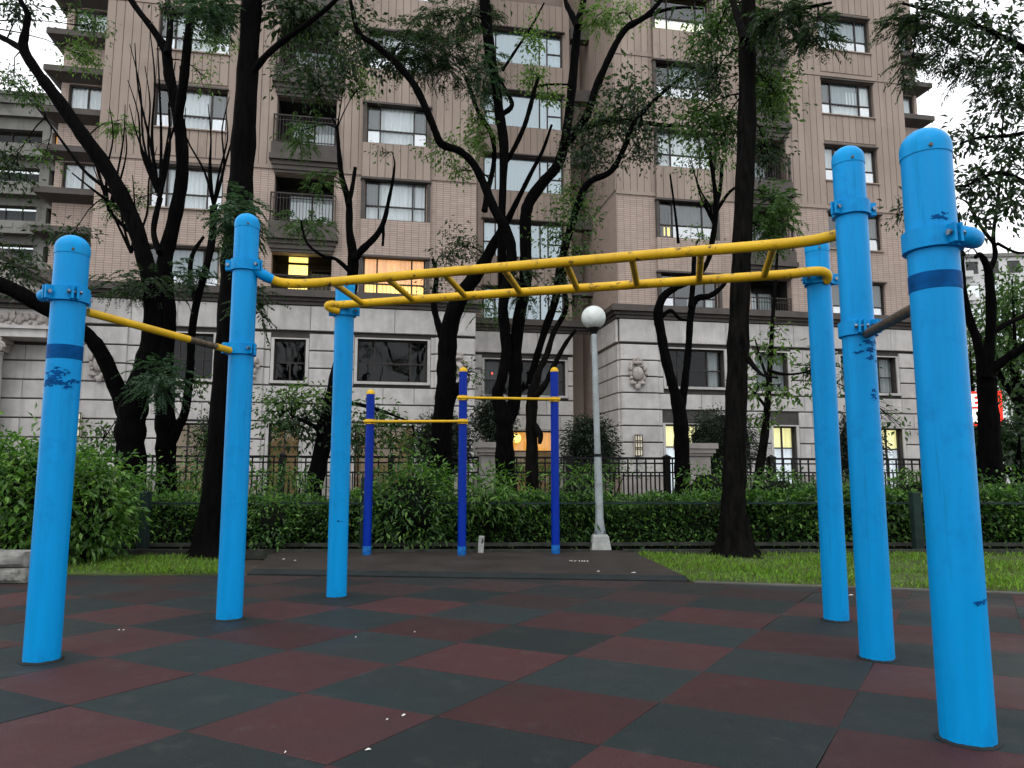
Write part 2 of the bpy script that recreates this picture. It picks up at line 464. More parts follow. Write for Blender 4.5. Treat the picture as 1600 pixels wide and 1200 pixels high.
# ------------------------------------------------------------------ mesh collecting
class MB:
    def __init__(s):
        s.v, s.f = [], []
    def quad(s, a, b, c, d):
        i = len(s.v)
        s.v += [tuple(a), tuple(b), tuple(c), tuple(d)]
        s.f.append((i, i + 1, i + 2, i + 3))
    def box(s, x0, x1, y0, y1, z0, z1):
        i = len(s.v)
        s.v += [(x0, y0, z0), (x1, y0, z0), (x1, y1, z0), (x0, y1, z0), (x0, y0, z1), (x1, y0, z1), (x1, y1, z1), (x0, y1, z1)]
        s.f += [tuple(i + k for k in q) for q in ((0, 3, 2, 1), (4, 5, 6, 7), (0, 1, 5, 4), (1, 2, 6, 5), (2, 3, 7, 6), (3, 0, 4, 7))]
    def cbox(s, x0, x1, y0, y1, z0, z1, c):
        """a box whose front (y0) edge is chamfered by c"""
        i = len(s.v)
        s.v += [(x0, y1, z0), (x1, y1, z0), (x1, y1, z1), (x0, y1, z1),
                (x0, y0 + c, z0), (x1, y0 + c, z0), (x1, y0 + c, z1), (x0, y0 + c, z1),
                (x0 + c, y0, z0 + c), (x1 - c, y0, z0 + c), (x1 - c, y0, z1 - c), (x0 + c, y0, z1 - c)]
        s.f += [tuple(i + k for k in q) for q in (
            (0, 1, 5, 4), (1, 2, 6, 5), (2, 3, 7, 6), (3, 0, 4, 7),
            (4, 5, 9, 8), (5, 6, 10, 9), (6, 7, 11, 10), (7, 4, 8, 11), (8, 9, 10, 11))]
    def tube(s, pts, rad, n=10, caps=True):
        pts = [Vector(p) for p in pts]
        if isinstance(rad, (int, float)):
            rad = [rad] * len(pts)
        base = len(s.v)
        prev = None
        for i, p in enumerate(pts):
            t = (pts[min(i + 1, len(pts) - 1)] - pts[max(i - 1, 0)])
            if t.length < 1e-9:
                t = Vector((0, 0, 1))
            t.normalize()
            if prev is None:
                r = Vector((1, 0, 0)) if abs(t.x) < 0.9 else Vector((0, 1, 0))
            else:
                r = prev
            u = (r - t * r.dot(t)).normalized()
            prev = u
            w = t.cross(u)
            for k in range(n):
                a = 2 * math.pi * k / n
                s.v.append(tuple(p + (u * math.cos(a) + w * math.sin(a)) * rad[i]))
        for i in range(len(pts) - 1):
            for k in range(n):
                a = base + i * n + k
                b = base + i * n + (k + 1) % n
                s.f.append((a, b, b + n, a + n))
        if caps:
            s.f.append(tuple(base + k for k in reversed(range(n))))
            e = base + (len(pts) - 1) * n
            s.f.append(tuple(e + k for k in range(n)))
    def lathe(s, prof, n=24, c=(0, 0, 0)):
        """profile [(r, z)...] turned round z at c"""
        base = len(s.v)
        for r, z in prof:
            for k in range(n):
                a = 2 * math.pi * k / n
                s.v.append((c[0] + r * math.cos(a), c[1] + r * math.sin(a), c[2] + z))
        for i in range(len(prof) - 1):
            for k in range(n):
                a = base + i * n + k
                b = base + i * n + (k + 1) % n
                s.f.append((a, b, b + n, a + n))
        s.f.append(tuple(base + k for k in reversed(range(n))))
        e = base + (len(prof) - 1) * n
        s.f.append(tuple(e + k for k in range(n)))
    def prism(s, poly, z0, z1):
        i = len(s.v)
        k = len(poly)
        s.v += [(p[0], p[1], z0) for p in poly] + [(p[0], p[1], z1) for p in poly]
        s.f.append(tuple(i + q for q in reversed(range(k))))
        s.f.append(tuple(i + k + q for q in range(k)))
        for q in range(k):
            r = (q + 1) % k
            s.f.append((i + q, i + r, i + k + r, i + k + q))
    def blob(s, c, r, n=8, m=6):
        base = len(s.v)
        for i in range(1, m):
            t = math.pi * i / m
            for k in range(n):
                a = 2 * math.pi * k / n
                s.v.append((c[0] + r[0] * math.sin(t) * math.cos(a), c[1] + r[1] * math.sin(t) * math.sin(a), c[2] + r[2] * math.cos(t)))
        s.v += [(c[0], c[1], c[2] + r[2]), (c[0], c[1], c[2] - r[2])]
        top, bot = len(s.v) - 2, len(s.v) - 1
        for i in range(m - 2):
            for k in range(n):
                a = base + i * n + k
                b = base + i * n + (k + 1) % n
                s.f.append((a, a + n, b + n, b))
        for k in range(n):
            s.f.append((top, base + k, base + (k + 1) % n))
            e = base + (m - 2) * n
            s.f.append((bot, e + (k + 1) % n, e + k))
    def mesh(s, name, m, smooth=False):
        me = bpy.data.meshes.new(name)
        me.from_pydata(s.v, [], s.f)
        me.materials.append(m)
        if smooth:
            me.polygons.foreach_set('use_smooth', [True] * len(me.polygons))
            me.set_sharp_from_angle(angle=R(40))
        me.update()
        return me
    def build(s, name, m, parent=None, smooth=False):
        return put(name, s.mesh(name, m, smooth), parent)

def put(name, me, parent=None, loc=None):
    o = bpy.data.objects.new(name, me)
    COL.objects.link(o)
    if parent is not None:
        o.parent = parent
    if loc is not None:
        o.location = loc
    return o
def tag(o, label=None, cat=None, group=None, kind=None):
    if label: o['label'] = label
    if cat: o['category'] = cat
    if group: o['group'] = group
    if kind: o['kind'] = kind
    return o
def empty(name, loc=(0, 0, 0), rz=0.0):
    o = bpy.data.objects.new(name, None)
    o.location = loc
    o.rotation_euler = (0, 0, rz)
    COL.objects.link(o)
    return o
def np_mesh(name, v, tris, m):
    me = bpy.data.meshes.new(name)
    nv, nt = len(v), len(tris)
    me.vertices.add(nv)
    me.vertices.foreach_set('co', np.asarray(v, dtype=np.float32).ravel())
    me.loops.add(nt * 3)
    me.loops.foreach_set('vertex_index', np.asarray(tris, dtype=np.int32).ravel())
    me.polygons.add(nt)
    me.polygons.foreach_set('loop_start', np.arange(nt, dtype=np.int32) * 3)
    me.materials.append(m)
    me.update(calc_edges=True)
    return me

# ------------------------------------------------------------------ leaves
def unit(a):
    return a / np.maximum(np.linalg.norm(a, axis=1, keepdims=True), 1e-9)
def leaves(base, d, length, width, fold=0.25):
    """leaf blades: base points, directions, lengths, widths -> verts, tris (folded along the midrib)"""
    n = len(base)
    d = unit(d)
    r = rng.normal(size=(n, 3))
    r[:, 2] += 1.6
    side = unit(np.cross(d, r))
    up = np.cross(side, d)
    length = np.broadcast_to(np.asarray(length, float), (n,))[:, None]
    width = np.broadcast_to(np.asarray(width, float), (n,))[:, None]
    mid = base + d * length * 0.45
    v = np.empty((n, 4, 3))
    v[:, 0] = base
    v[:, 1] = mid + side * width * 0.5 + up * width * fold
    v[:, 2] = base + d * length - up * length * 0.12
    v[:, 3] = mid - side * width * 0.5 + up * width * fold
    i = np.arange(n)[:, None] * 4
    t = np.concatenate([i + np.array([[0, 1, 2]]), i + np.array([[0, 2, 3]])], 0)
    return v.reshape(-1, 3), t
class LeafBag:
    def __init__(s):
        s.v, s.t, s.k = [], [], 0
        s.tw = MB()
    def add(s, v, t):
        s.v.append(v)
        s.t.append(t + s.k)
        s.k += len(v)
    def spray(s, c, rad, n, length=0.1, width=None, droop=0.5, hollow=0.0, clump=7, loose=0.25):
        """oval leaves gathered into small clumps through an ellipsoid"""
        c = np.asarray(c, float)
        rad = np.asarray(rad, float)
        m = max(1, n // clump)
        p = rng.normal(size=(m, 3))
        p = unit(p) * (rng.random((m, 1)) ** (1 / 2.2) * (1 - hollow) + hollow)
        p *= 1 + loose * rng.normal(size=(m, 1))
        cen = c + p * rad
        idx = np.repeat(np.arange(m), clump)
        sp = length * 1.1
        b = cen[idx] + rng.normal(size=(len(idx), 3)) * sp * np.array([1, 1, 0.6])
        d = (b - cen[idx]) / sp * 0.6 + rng.normal(size=b.shape) * 0.55 + p[idx] * 0.4
        d[:, 2] -= droop
        L = length * rng.uniform(0.55, 1.25, len(b))
        W = L * (0.45 if width is None else width) * rng.uniform(0.8, 1.2, len(b))
        s.add(*leaves(b, d, L, W))
    def frond(s, p, d, length, pairs=12, leaflet=0.06):
        """a pinnate frond drooping from p along d"""
        d = np.asarray(d, float)
        d = d / np.linalg.norm(d)
        t = np.linspace(0.12, 1, pairs)
        pts = p + np.outer(t, d) * length
        pts[:, 2] -= (t ** 2) * length * 0.45
        sd = np.cross(d, [0, 0, 1.0])
        nn = np.linalg.norm(sd)
        sd = np.array([1.0, 0, 0]) if nn < 1e-3 else sd / nn
        for sgn in (-1, 1):
            dd = np.tile(sd * sgn + d * 0.55 + np.array([0, 0, -0.35]), (pairs, 1)) + rng.normal(size=(pairs, 3)) * 0.15
            L = leaflet * (1.15 - 0.6 * np.abs(t - 0.4)) * rng.uniform(0.8, 1.2, pairs)
            s.add(*leaves(pts, dd, L, L * 0.3, 0.1))
    def ferns(s, c, rad, n, length=0.28, pairs=11, leaflet=0.075):
        c = np.asarray(c, float)
        rad = np.asarray(rad, float)
        for _ in range(n):
            p = rng.normal(size=3)
            p = p / np.linalg.norm(p) * rng.random() ** 0.5
            d = np.array([p[0], p[1], p[2] * 0.4 - 0.15]) + rng.normal(size=3) * 0.45
            s.frond(c + p * rad, d, length * rng.uniform(0.6, 1.25), pairs, leaflet)
    def build(s, name, m, parent):
        if not s.v:
            return None
        return put(name, np_mesh(name, np.concatenate(s.v), np.concatenate(s.t), m), parent)

def smooth_path(pts, k=5):
    """Catmull-Rom through (Vector, radius) pairs"""
    out = []
    n = len(pts)
    for i in range(n - 1):
        p0, p1, p2, p3 = pts[max(i - 1, 0)], pts[i], pts[i + 1], pts[min(i + 2, n - 1)]
        for j in range(k):
            t = j / k
            def cr(a, b, c, d):
                return 0.5 * ((2 * b) + (c - a) * t + (2 * a - 5 * b + 4 * c - d) * t * t + (3 * b - a - 3 * c + d) * t ** 3)
            out.append((cr(p0[0], p1[0], p2[0], p3[0]), max(0.002, cr(p0[1], p1[1], p2[1], p3[1]))))
    out.append(pts[-1])
    return out

def limb(mb, pts, Y, dy=0.0, knob=0.08, n=9, k=5):
    """a limb through surveyed points (x, y, width) standing Y metres away, leaning dy over its length"""
    L = []
    m = len(pts)
    for i, (x, y, w) in enumerate(pts):
        yy = Y + dy * i / max(1, m - 1)
        L.append((at(x, y, yy), pxw(w, yy) / 2))
    sm = smooth_path(L, k)
    P = [p for p, _ in sm]
    ph = random.random() * 9
    rr = [r * (1 + knob * math.sin(i * 1.7 + ph) * random.uniform(0.2, 1) + random.uniform(-knob, knob) * 0.6) for i, (_, r) in enumerate(sm)]
    mb.tube(P, rr, n)
    return P
def flare(mb, c, r, h, n=14, roots=5, seed=0):
    """spreading root collar under a trunk"""
    rs = random.Random(seed)
    ph = rs.random() * 6
    base = len(mb.v)
    for j, (zf, rf, am) in enumerate(((-0.05, 2.2, 0.34), (0.05, 1.6, 0.26), (0.2, 1.25, 0.14), (0.55, 1.06, 0.05), (1.0, 0.95, 0.0))):
        for k in range(n * 2):
            a = math.pi * k / n
            q = r * rf * (1 + am * math.sin(a * roots + ph))
            mb.v.append((c[0] + q * math.cos(a), c[1] + q * math.sin(a), c[2] + zf * h))
    nn = n * 2
    for j in range(4):
        for k in range(nn):
            a = base + j * nn + k
            b = base + j * nn + (k + 1) % nn
            mb.f.append((a, b, b + nn, a + nn))
def shoots(mb, x, y, Y, n, hpx, w=4, spread=40):
    """thin upright shoots from a pollard knob"""
    for _ in range(n):
        dx = random.uniform(-spread, spread)
        h = hpx * random.uniform(0.6, 1.1)
        limb(mb, [(x, y, w), (x + dx * 0.45 + random.uniform(-6, 6), y - h * 0.35, w * 0.75), (x + dx * 0.8 + random.uniform(-8, 8), y - h * 0.7, w * 0.5), (x + dx, y - h, w * 0.25)], Y, random.uniform(-0.7, 0.7), 0.05, 5, 4)

# ================================================================== THE SETTING: ground
mb = MB()
mb.quad((-400, -60, -0.06), (400, -60, -0.06), (400, 900, -0.06), (-400, 900, -0.06))
tag(mb.build('ground', M['soil']), kind='structure')

def clip(poly, a, b):
    """keep the part of poly on the left of the line a -> b"""
    out = []
    def side(p):
        return (b[0] - a[0]) * (p[1] - a[1]) - (b[1] - a[1]) * (p[0] - a[0])
    for i in range(len(poly)):
        p, q = poly[i], poly[(i + 1) % len(poly)]
        sp, sq = side(p), side(q)
        if sp >= 0:
            out.append(p)
        if sp * sq < 0:
            t = sp / (sp - sq)
            out.append((p[0] + (q[0] - p[0]) * t, p[1] + (q[1] - p[1]) * t))
    return out
def inset(poly, d):
    cx = sum(p[0] for p in poly) / len(poly)
    cy = sum(p[1] for p in poly) / len(poly)
    out = []
    for p in poly:
        v = Vector((p[0] - cx, p[1] - cy))
        L = v.length
        v = v * max(0.0, (L - d * 1.4) / L) if L > 1e-6 else v
        out.append((cx + v.x, cy + v.y))
    return out
# far edge of the rubber floor: three straight runs
E0, E1, E2, E3 = gnd(-700, 899), gnd(398, 899), gnd(1075, 909), gnd(2300, 952)
EDGE = [(E1, E0), (E2, E1), (E3, E2)]
floor_poly = [(-9, -2), (9, -2), (E3.x, E3.y), (E2.x, E2.y), (E1.x, E1.y), (E0.x, E0.y)]
mb = MB()
mb.prism(floor_poly, -0.05, -0.022)
floor = tag(mb.build('rubber_floor', M['mat_edge']), kind='structure')
V1, V2, OR0 = Vector((0.647, -0.334)), Vector((0.325, 0.520)), Vector((0.328, 2.898))
for i in range(-16, 16):
    for j in range(-14, 20):
        cs = [OR0 + V1 * a + V2 * b for a, b in ((i, j), (i + 1, j), (i + 1, j + 1), (i, j + 1))]
        c = sum(cs, Vector((0, 0))) / 4
        if not (1.3 < c.y < 8.6 and abs(c.x) < 0.75 * c.y + 1.1):
            continue
        wob = 0.0035
        poly = [(p.x + random.uniform(-wob, wob), p.y + random.uniform(-wob, wob)) for p in cs]
        for a, b in EDGE:
            poly = clip(poly, a, b) if len(poly) > 2 else []
        if len(poly) < 3:
            continue
        area = 0.5 * abs(sum(poly[k][0] * poly[(k + 1) % len(poly)][1] - poly[(k + 1) % len(poly)][0] * poly[k][1] for k in range(len(poly))))
        if area < 0.01:
            continue
        gap = 0.0003 if random.random() < 0.8 else 0.003
        p0, p1 = inset(poly, gap), inset(poly, gap + 0.004)
        zt = random.uniform(-0.0012, 0.0012)
        tb = MB()
        k = len(p0)
        # tops tilt by a hair so neighbouring edges do not meet exactly
        tilt = (random.uniform(-0.0025, 0.0025), random.uniform(-0.0025, 0.0025))
        def zz(p):
            return zt + tilt[0] * (p[0] - c.x) + tilt[1] * (p[1] - c.y)
        tb.v = [(p[0], p[1], -0.021) for p in p0] + [(p[0], p[1], zz(p) - 0.002) for p in p0] + [(p[0], p[1], zz(p)) for p in p1]
        for q in range(k):
            r = (q + 1) % k
            tb.f += [(q, r, k + r, k + q), (k + q, k + r, 2 * k + r, 2 * k + q)]
        tb.f.append(tuple(2 * k + q for q in range(k)))
        dull = '_worn' if c.y + random.uniform(-.7, .7) > 5.9 else ''  # greyer colours beyond a ragged distance line
        tb.build('tile', M[('tile_red' if (i + j) % 2 else 'tile_green') + dull], floor)

# raised brown mat under the pull-up bars
m0, m1, m2, m3 = gnd(398, 894), gnd(1068, 905), gnd(985, 864), gnd(430, 862)
mb = MB()
mb.prism([m0[:2], m1[:2], m2[:2], m3[:2]], -0.04, 0.035)
pad = tag(mb.build('exercise_mat', M['mat']), kind='structure')
mb = MB()
d = (m1 - m0).normalized()
nrm = Vector((d.y, -d.x, 0))
a0, a1 = m0 - d * 0.02, m1 + d * 0.02
mb.v = [tuple(a0 + Vector((0, 0, 0.036))), tuple(a1 + Vector((0, 0, 0.036))), tuple(a1 + nrm * 0.13 + Vector((0, 0, 0.004))), tuple(a0 + nrm * 0.13 + Vector((0, 0, 0.004))),
        tuple(a0 + Vector((0, 0, -0.03))), tuple(a1 + Vector((0, 0, -0.03))), tuple(a1 + nrm * 0.13 + Vector((0, 0, -0.03))), tuple(a0 + nrm * 0.13 + Vector((0, 0, -0.03)))]
mb.f = [(0, 3, 2, 1), (3, 7, 6, 2), (0, 4, 7, 3), (1, 2, 6, 5)]
mb.build('edge_ramp', M['mat_edge'], pad)
# faint painted characters on the mat
def strokes(mb, segs, o, ux, uy, w, zoff=0.0, up=None):
    up = up or Vector((0, 0, 1))
    for (x0, y0, x1, y1) in segs:
        a = o + ux * x0 + uy * y0
        b = o + ux * x1 + uy * y1
        t = (b - a).normalized()
        s = t.cross(up) * w
        e = t * w * 0.5
        mb.quad(a - s - e, b - s + e, b + s + e, a + s - e)
GLY = {'S': [(1, 1, 0, .9), (0, .9, .1, .5), (.1, .5, .9, .45), (.9, .45, 1, .1), (1, .1, 0, 0)], '/': [(.2, 0, .8, 1)],
       '1': [(.5, 0, .5, 1), (.2, .8, .5, 1)], '0': [(0, 0, 0, 1), (0, 1, .9, 1), (.9, 1, .9, 0), (.9, 0, 0, 0)]}
mb = MB()
o = gnd(890, 877, 0.039)
o.z = 0.039
ux = Vector((0.034, -0.004, 0))
uy = Vector((0.01, 0.10, 0))
for k, ch in enumerate('S/101'):
    strokes(mb, GLY[ch], o + ux * (1.35 * k), ux, uy, 0.005)
mb.build('painted_marking', M['paint_white'], pad)

# grass: two plots beside the mat
def plot(name, poly, n, seed, label):
    g = np.random.default_rng(seed)
    mb = MB()
    mb.prism([(p.x, p.y) for p in poly], -0.05, 0.004)
    tag(mb.build(name + '_ground', M['grass_ground']), kind='structure')
    P = np.array([[p.x, p.y] for p in poly])
    tris = [(P[0], P[k], P[k + 1]) for k in range(1, len(P) - 1)]
    ar = np.array([abs(np.cross(b - a, c - a)) for a, b, c in tris])
    ch = g.choice(len(tris), n, p=ar / ar.sum())
    u = np.sqrt(g.random(n))
    v = g.random(n)
    T = np.array(tris)[ch]
    q = T[:, 0] * (1 - u)[:, None] + T[:, 1] * (u * (1 - v))[:, None] + T[:, 2] * (u * v)[:, None]
    patch = 0.55 + 0.45 * np.sin(q[:, 0] * 3.1 + 1.3 * np.sin(q[:, 1] * 4.0)) * np.sin(q[:, 1] * 2.3 + q[:, 0])
    keep = g.random(n) < 0.12 + 0.88 * patch
    q = q[keep]
    k = len(q)
    b = np.column_stack([q, np.full(k, 0.002)])
    dd = g.normal(size=(k, 3)) * 0.55
    dd[:, 2] = 1
    L = g.uniform(0.02, 0.085, k) * (0.6 + 0.6 * patch[keep])
    vv, tt = leaves(b, dd, L, L * 0.16, 0.05)
    o = put(name, np_mesh(name, vv, tt, M['grass']))
    tag(o, label, 'grass', kind='stuff')
GR = [gnd(1080, 909), gnd(2300, 951), gnd(2100, 858), gnd(990, 866)]
plot('grass_right', GR, 60000, 3, 'short green grass right of the brown mat under the thick tree')
GL = [gnd(-200, 898), gnd(345, 898), gnd(345, 874), gnd(150, 872), gnd(-200, 872)]
plot('grass_left', GL, 24000, 4, 'short bright grass by the bush left of the brown mat')
# pale kerb line along the right grass edge
mb = MB()
a, b = gnd(1085, 911), gnd(2300, 953)
dn = (b - a).normalized()
nn = Vector((-dn.y, dn.x, 0))
mb.prism([(a - nn * 0.0).to_2d(), (b - nn * 0.0).to_2d(), (b + nn * 0.07).to_2d(), (a + nn * 0.07).to_2d()], -0.05, 0.012)
tag(mb.build('kerb', M['kerb']), kind='structure')

# scraps of litter and dropped leaves on the rubber tiles
for k, (x, y, s, r) in enumerate([(186, 985, .02, .3), (193, 985, .02, .5), (631, 1118, .03, .9), (605, 1125, .016, .4), (575, 1172, .03, .1), (446, 1176, .015, 1.2), (648, 988, .015, 0), (556, 996, .018, .6), (461, 876, .04, .2), (443, 874, .05, .1), (935, 893, .05, 0), (990, 895, .07, .1), (1330, 930, .06, .1)]):
    s *= .42
    g = gnd(x, y, 0.037 if y < 897 and x > 400 and x < 1060 else 0.003)
    mb = MB()
    mb.v = [(-s, -s * .35, 0.001), (s * .2, -s * .5, 0.004), (s, 0, 0.002), (s * .3, s * .45, 0.006), (-s * .8, s * .3, 0.001), (0, 0, 0.008)]
    mb.f = [(0, 1, 5), (1, 2, 5), (2, 3, 5), (3, 4, 5), (4, 0, 5)]
    o = mb.build('litter_scrap', M['paint_white'])
    o.location = g
    o.rotation_euler = (0, 0, r)
    tag(o, 'tiny pale scrap lying flat on the rubber floor', 'litter', 'pale scraps scattered on the rubber floor')

# ================================================================== CLIMBING FRAME
frame = empty('climbing_frame', (0.1, 4.7, 0))
tag(frame, 'sky blue six-post climbing frame with yellow horizontal ladder and two side bars', 'climbing frame')
OFF = Vector((0.1, 4.7, 0))
def to_local(p):
    return Vector(p) - OFF
def clampring(z, r, dirs, parent, rough=0.0):
    """two-piece clamp: ring with bolted ears at the given angles"""
    mb = MB()
    hh = 0.045
    mb.lathe([(r + 0.002, -hh), (r + 0.017, -hh + 0.004), (r + 0.017, hh - 0.004), (r + 0.002, hh)], 32)
    for a in dirs:
        c, s = math.cos(a), math.sin(a)
        for off in (-0.014, 0.014):
            t = Vector((-s, c, 0)) * off
            e0 = Vector((c, s, 0)) * (r + 0.006) + t
            e1 = Vector((c, s, 0)) * (r + 0.05) + t
            w = Vector((-s, c, 0)) * 0.006
            i = len(mb.v)
            for zz in (-hh * 0.85, hh * 0.85):
                for q in (e0 - w, e1 - w * 1, e1 + w, e0 + w):
                    mb.v.append((q.x, q.y, zz * (0.75 if q in (e1,) else 1)))
            mb.f += [tuple(i + k for k in f) for f in ((0, 3, 2, 1), (4, 5, 6, 7), (0, 1, 5, 4), (1, 2, 6, 5), (2, 3, 7, 6), (3, 0, 4, 7))]
    o = mb.build('clamp', M['blue'], parent, True)
    o.location = (0, 0, z)
    return o
def bolts(z, r, dirs, parent):
    for a in dirs:
        c, s = math.cos(a), math.sin(a)
        mb = MB()
        p = Vector((c, s, 0)) * (r + 0.034)
        t = Vector((-s, c, 0))
        mb.tube([p - t * 0.038, p - t * 0.026], 0.013, 6)
        mb.tube([p - t * 0.026, p + t * 0.026], 0.006, 6)
        mb.tube([p + t * 0.026, p + t * 0.036], 0.012, 6)
        o = mb.build('bolt', M['bolt'], parent, False)
        o.location = (0, 0, z)
def make_post(x, y, h, r, seams, clamps, band=None, chips=None, lean=(0, 0)):
    L = to_local((x, y, 0))
    mb = MB()
    capz = h - r * 0.95
    mb.lathe([(r * 1.0, -0.03), (r, 0.0), (r, h * 0.33), (r, h * 0.66), (r, capz - 0.02), (r * 0.97, capz)], 40)
    post = mb.build('post', M['blue'], frame, True)
    post.location = L
    post.rotation_euler = (lean[0], lean[1], random.random() * 0.3)
    mb = MB()
    prof = [(r * 1.03, capz - 0.035), (r * 1.035, capz)]
    for k in range(1, 8):
        a = math.pi / 2 * k / 8
        prof.append((r * 1.035 * math.cos(a), capz + r * 0.95 * math.sin(a)))
    prof.append((r * 0.05, h))
    mb.lathe(prof, 40)
    mb.build('cap', M['blue_cap'], post, True)
    mb = MB()
    g = random.Random(int(x * 31))
    nn = 40
    for k in range(nn):
        t = 2 * math.pi * k / nn
        q = r + .006 + g.uniform(.004, .016)
        mb.v += [((r - .004) * math.cos(t), (r - .004) * math.sin(t), .012 + g.uniform(-.003, .003)), (q * math.cos(t), q * math.sin(t), .0035), (q * math.cos(t), q * math.sin(t), -.004)]
    for k in range(nn):
        i0, i1 = 3 * k, 3 * ((k + 1) % nn)
        mb.f += [(i0, i0 + 1, i1 + 1, i1), (i0 + 1, i0 + 2, i1 + 2, i1 + 1)]
    mb.build('base_seal', M['mat_edge'], post, True)  # thin ragged dark ring round the post foot
    mb = MB()
    a = -math.pi / 2 - 0.35 * (1 if x > 0 else -1)
    p = Vector((math.cos(a), math.sin(a), 0))
    c = p * r * 1.03 + Vector((0, 0, capz - 0.018))
    mb.tube([c, c + p * 0.007], 0.0075, 8)
    mb.build('screw', M['bare'], post)
    for (z, dirs) in clamps:
        clampring(z, r, dirs, post)
        bolts(z, r, dirs, post)
    if band:
        mb = MB()
        z0, z1 = band
        mb.lathe([(r + 0.0008, z0), (r + 0.0022, z0 + 0.001), (r + 0.0022, z1 - 0.001), (r + 0.0008, z1)], 40)
        mb.build('dark_band', M['tape'], post, True)
    if chips:
        # torn remains of a sticker: ragged thin patches that follow the post
        rs = random.Random(int(x * 100))
        mb = MB()
        bits = [(za + rs.gauss(0, .35) * sz, aa + rs.gauss(0, .8) * sz / r, sz * rs.uniform(.12, .75)) for (za, aa, sz) in chips for _ in range(7)]
        for (za, aa, sz) in bits:
            k = 15
            ring = []
            for q in range(k):
                t = 2 * math.pi * q / k
                rr = sz * rs.uniform(0.25, 1.1)
                ring.append((aa + rr * 1.3 * math.cos(t) / r, za + rr * 0.6 * math.sin(t)))
            i = len(mb.v)
            mb.v.append(((r + .0018) * math.cos(aa), (r + .0018) * math.sin(aa), za))
            for (a_, z_) in ring:
                mb.v.append(((r + .0012) * math.cos(a_), (r + .0012) * math.sin(a_), z_))
            for q in range(k):
                mb.f.append((i, i + 1 + q, i + 1 + (q + 1) % k))
        o = mb.build('sticker_remains', M['tape'], post)
        o['kind'] = 'stuff'
    return post
OL, IL, BL = Vector((-2.56, 4.16, 0)), Vector((-1.985, 5.33, 0)), Vector((-1.455, 6.27, 0))
OR_, IR, BR = Vector((1.735, 2.945, 0)), Vector((2.01, 4.205, 0)), Vector((2.26, 5.29, 0))
def ang(a, b):
    d = b - a
    return math.atan2(d.y, d.x)
VW = -math.pi / 2   # towards the camera
aL = ang(OL, IL)
make_post(OL.x, OL.y, 2.39, .09, 0, [(2.03, [VW - 0.75, VW + 0.55, aL])], (1.655, 1.735), [(1.56, VW - .35, .035), (1.53, VW - .55, .05), (1.54, VW + .3, .045), (1.51, VW + .42, .03), (1.515, VW - .1, .035), (1.57, VW + .45, .03)])
make_post(IL.x, IL.y, 2.95, .088, 0, [(2.545, [VW - 1.45, VW + 1.15]), (1.915, [VW - 0.9, VW + 0.9])])
make_post(BL.x, BL.y, 2.72, .082, 0, [(2.41, [VW - 1.4, VW + 1.35])], None, [(.62, VW + .4, .016)])
aR = ang(IR, OR_)
make_post(OR_.x, OR_.y, 2.445, .096, 0, [(1.955, [VW + 0.15, VW + 2.6])], (1.745, 1.815), [(2.03, VW - .25, .022), (2.045, VW - .1, .014), (.52, VW + .35, .022)])
make_post(IR.x, IR.y, 2.955, .089, 0, [(2.56, [VW - 1.35, VW + 1.35]), (1.84, [VW - 0.45, VW + 0.3])], None, [(1.74, VW - .15, .05), (1.70, VW - .3, .03), (1.745, VW + .3, .03), (1.66, VW + .05, .025), (1.45, VW + .1, .03), (1.43, VW + .05, .02)])
make_post(BR.x, BR.y, 2.75, .084, 0, [(2.43, [VW - 1.35, VW + 1.3])])
# wide bracket arm on the near right post's clamp (elbow plate reaching out to the right)
mb = MB()
mb.tube([Vector((0.02, -0.085, 0)), Vector((0.07, -0.085, 0.0)), Vector((0.115, -0.065, 0.0)), Vector((0.15, -0.04, 0.0)), Vector((0.175, -0.01, 0.0)), Vector((0.184, 0.01, 0.0))], [0.034, 0.042, 0.043, 0.038, 0.028, 0.012], 16)
o = mb.build('clamp_arm', M['blue'], frame, True)
o.location = to_local((OR_.x, OR_.y, 1.955))
mb = MB()
mb.tube([Vector((-0.05, -0.03, 0)), Vector((-0.11, -0.03, 0)), Vector((-0.15, -0.01, -0.004)), Vector((-0.165, 0.0, -0.008))], [0.04, 0.04, 0.034, 0.015], 12)
o = mb.build('clamp_arm', M['blue'], frame, True)
o.location = to_local((OL.x, OL.y, 2.03))

# overhead ladder
ZL = 2.45
def rail(pts, name, r):
    sm = smooth_path([(to_local(p), r) for p in pts], 8)
    mb = MB()
    mb.tube([p for p, _ in sm], r, 16)
    return mb.build(name, M['yellow'], frame, True)
F0, F1 = Vector((-1.46, 5.44, ZL)), Vector((1.86, 4.45, ZL))
B0, B1 = Vector((-1.48, 6.16, ZL)), Vector((2.05, 5.19, ZL))
front_rail = rail([Vector((-1.87, 5.33, 2.49)), Vector((-1.82, 5.36, 2.465)), Vector((-1.72, 5.43, 2.445)), F0, F0.lerp(F1, .25), F0.lerp(F1, .5), F0.lerp(F1, .75), F0.lerp(F1, .97), Vector((1.96, 4.36, 2.455)), Vector((2.0, 4.28, 2.46))], 'rail', 0.035)
mb = MB()
mb.tube([to_local(p) for p in (Vector((-1.915, 5.31, 2.52)), Vector((-1.865, 5.333, 2.489)), Vector((-1.83, 5.353, 2.47)), Vector((-1.80, 5.375, 2.458)))], [0.034, 0.041, 0.040, 0.0365], 14)
mb.build('rail_socket', M['blue'], frame, True)
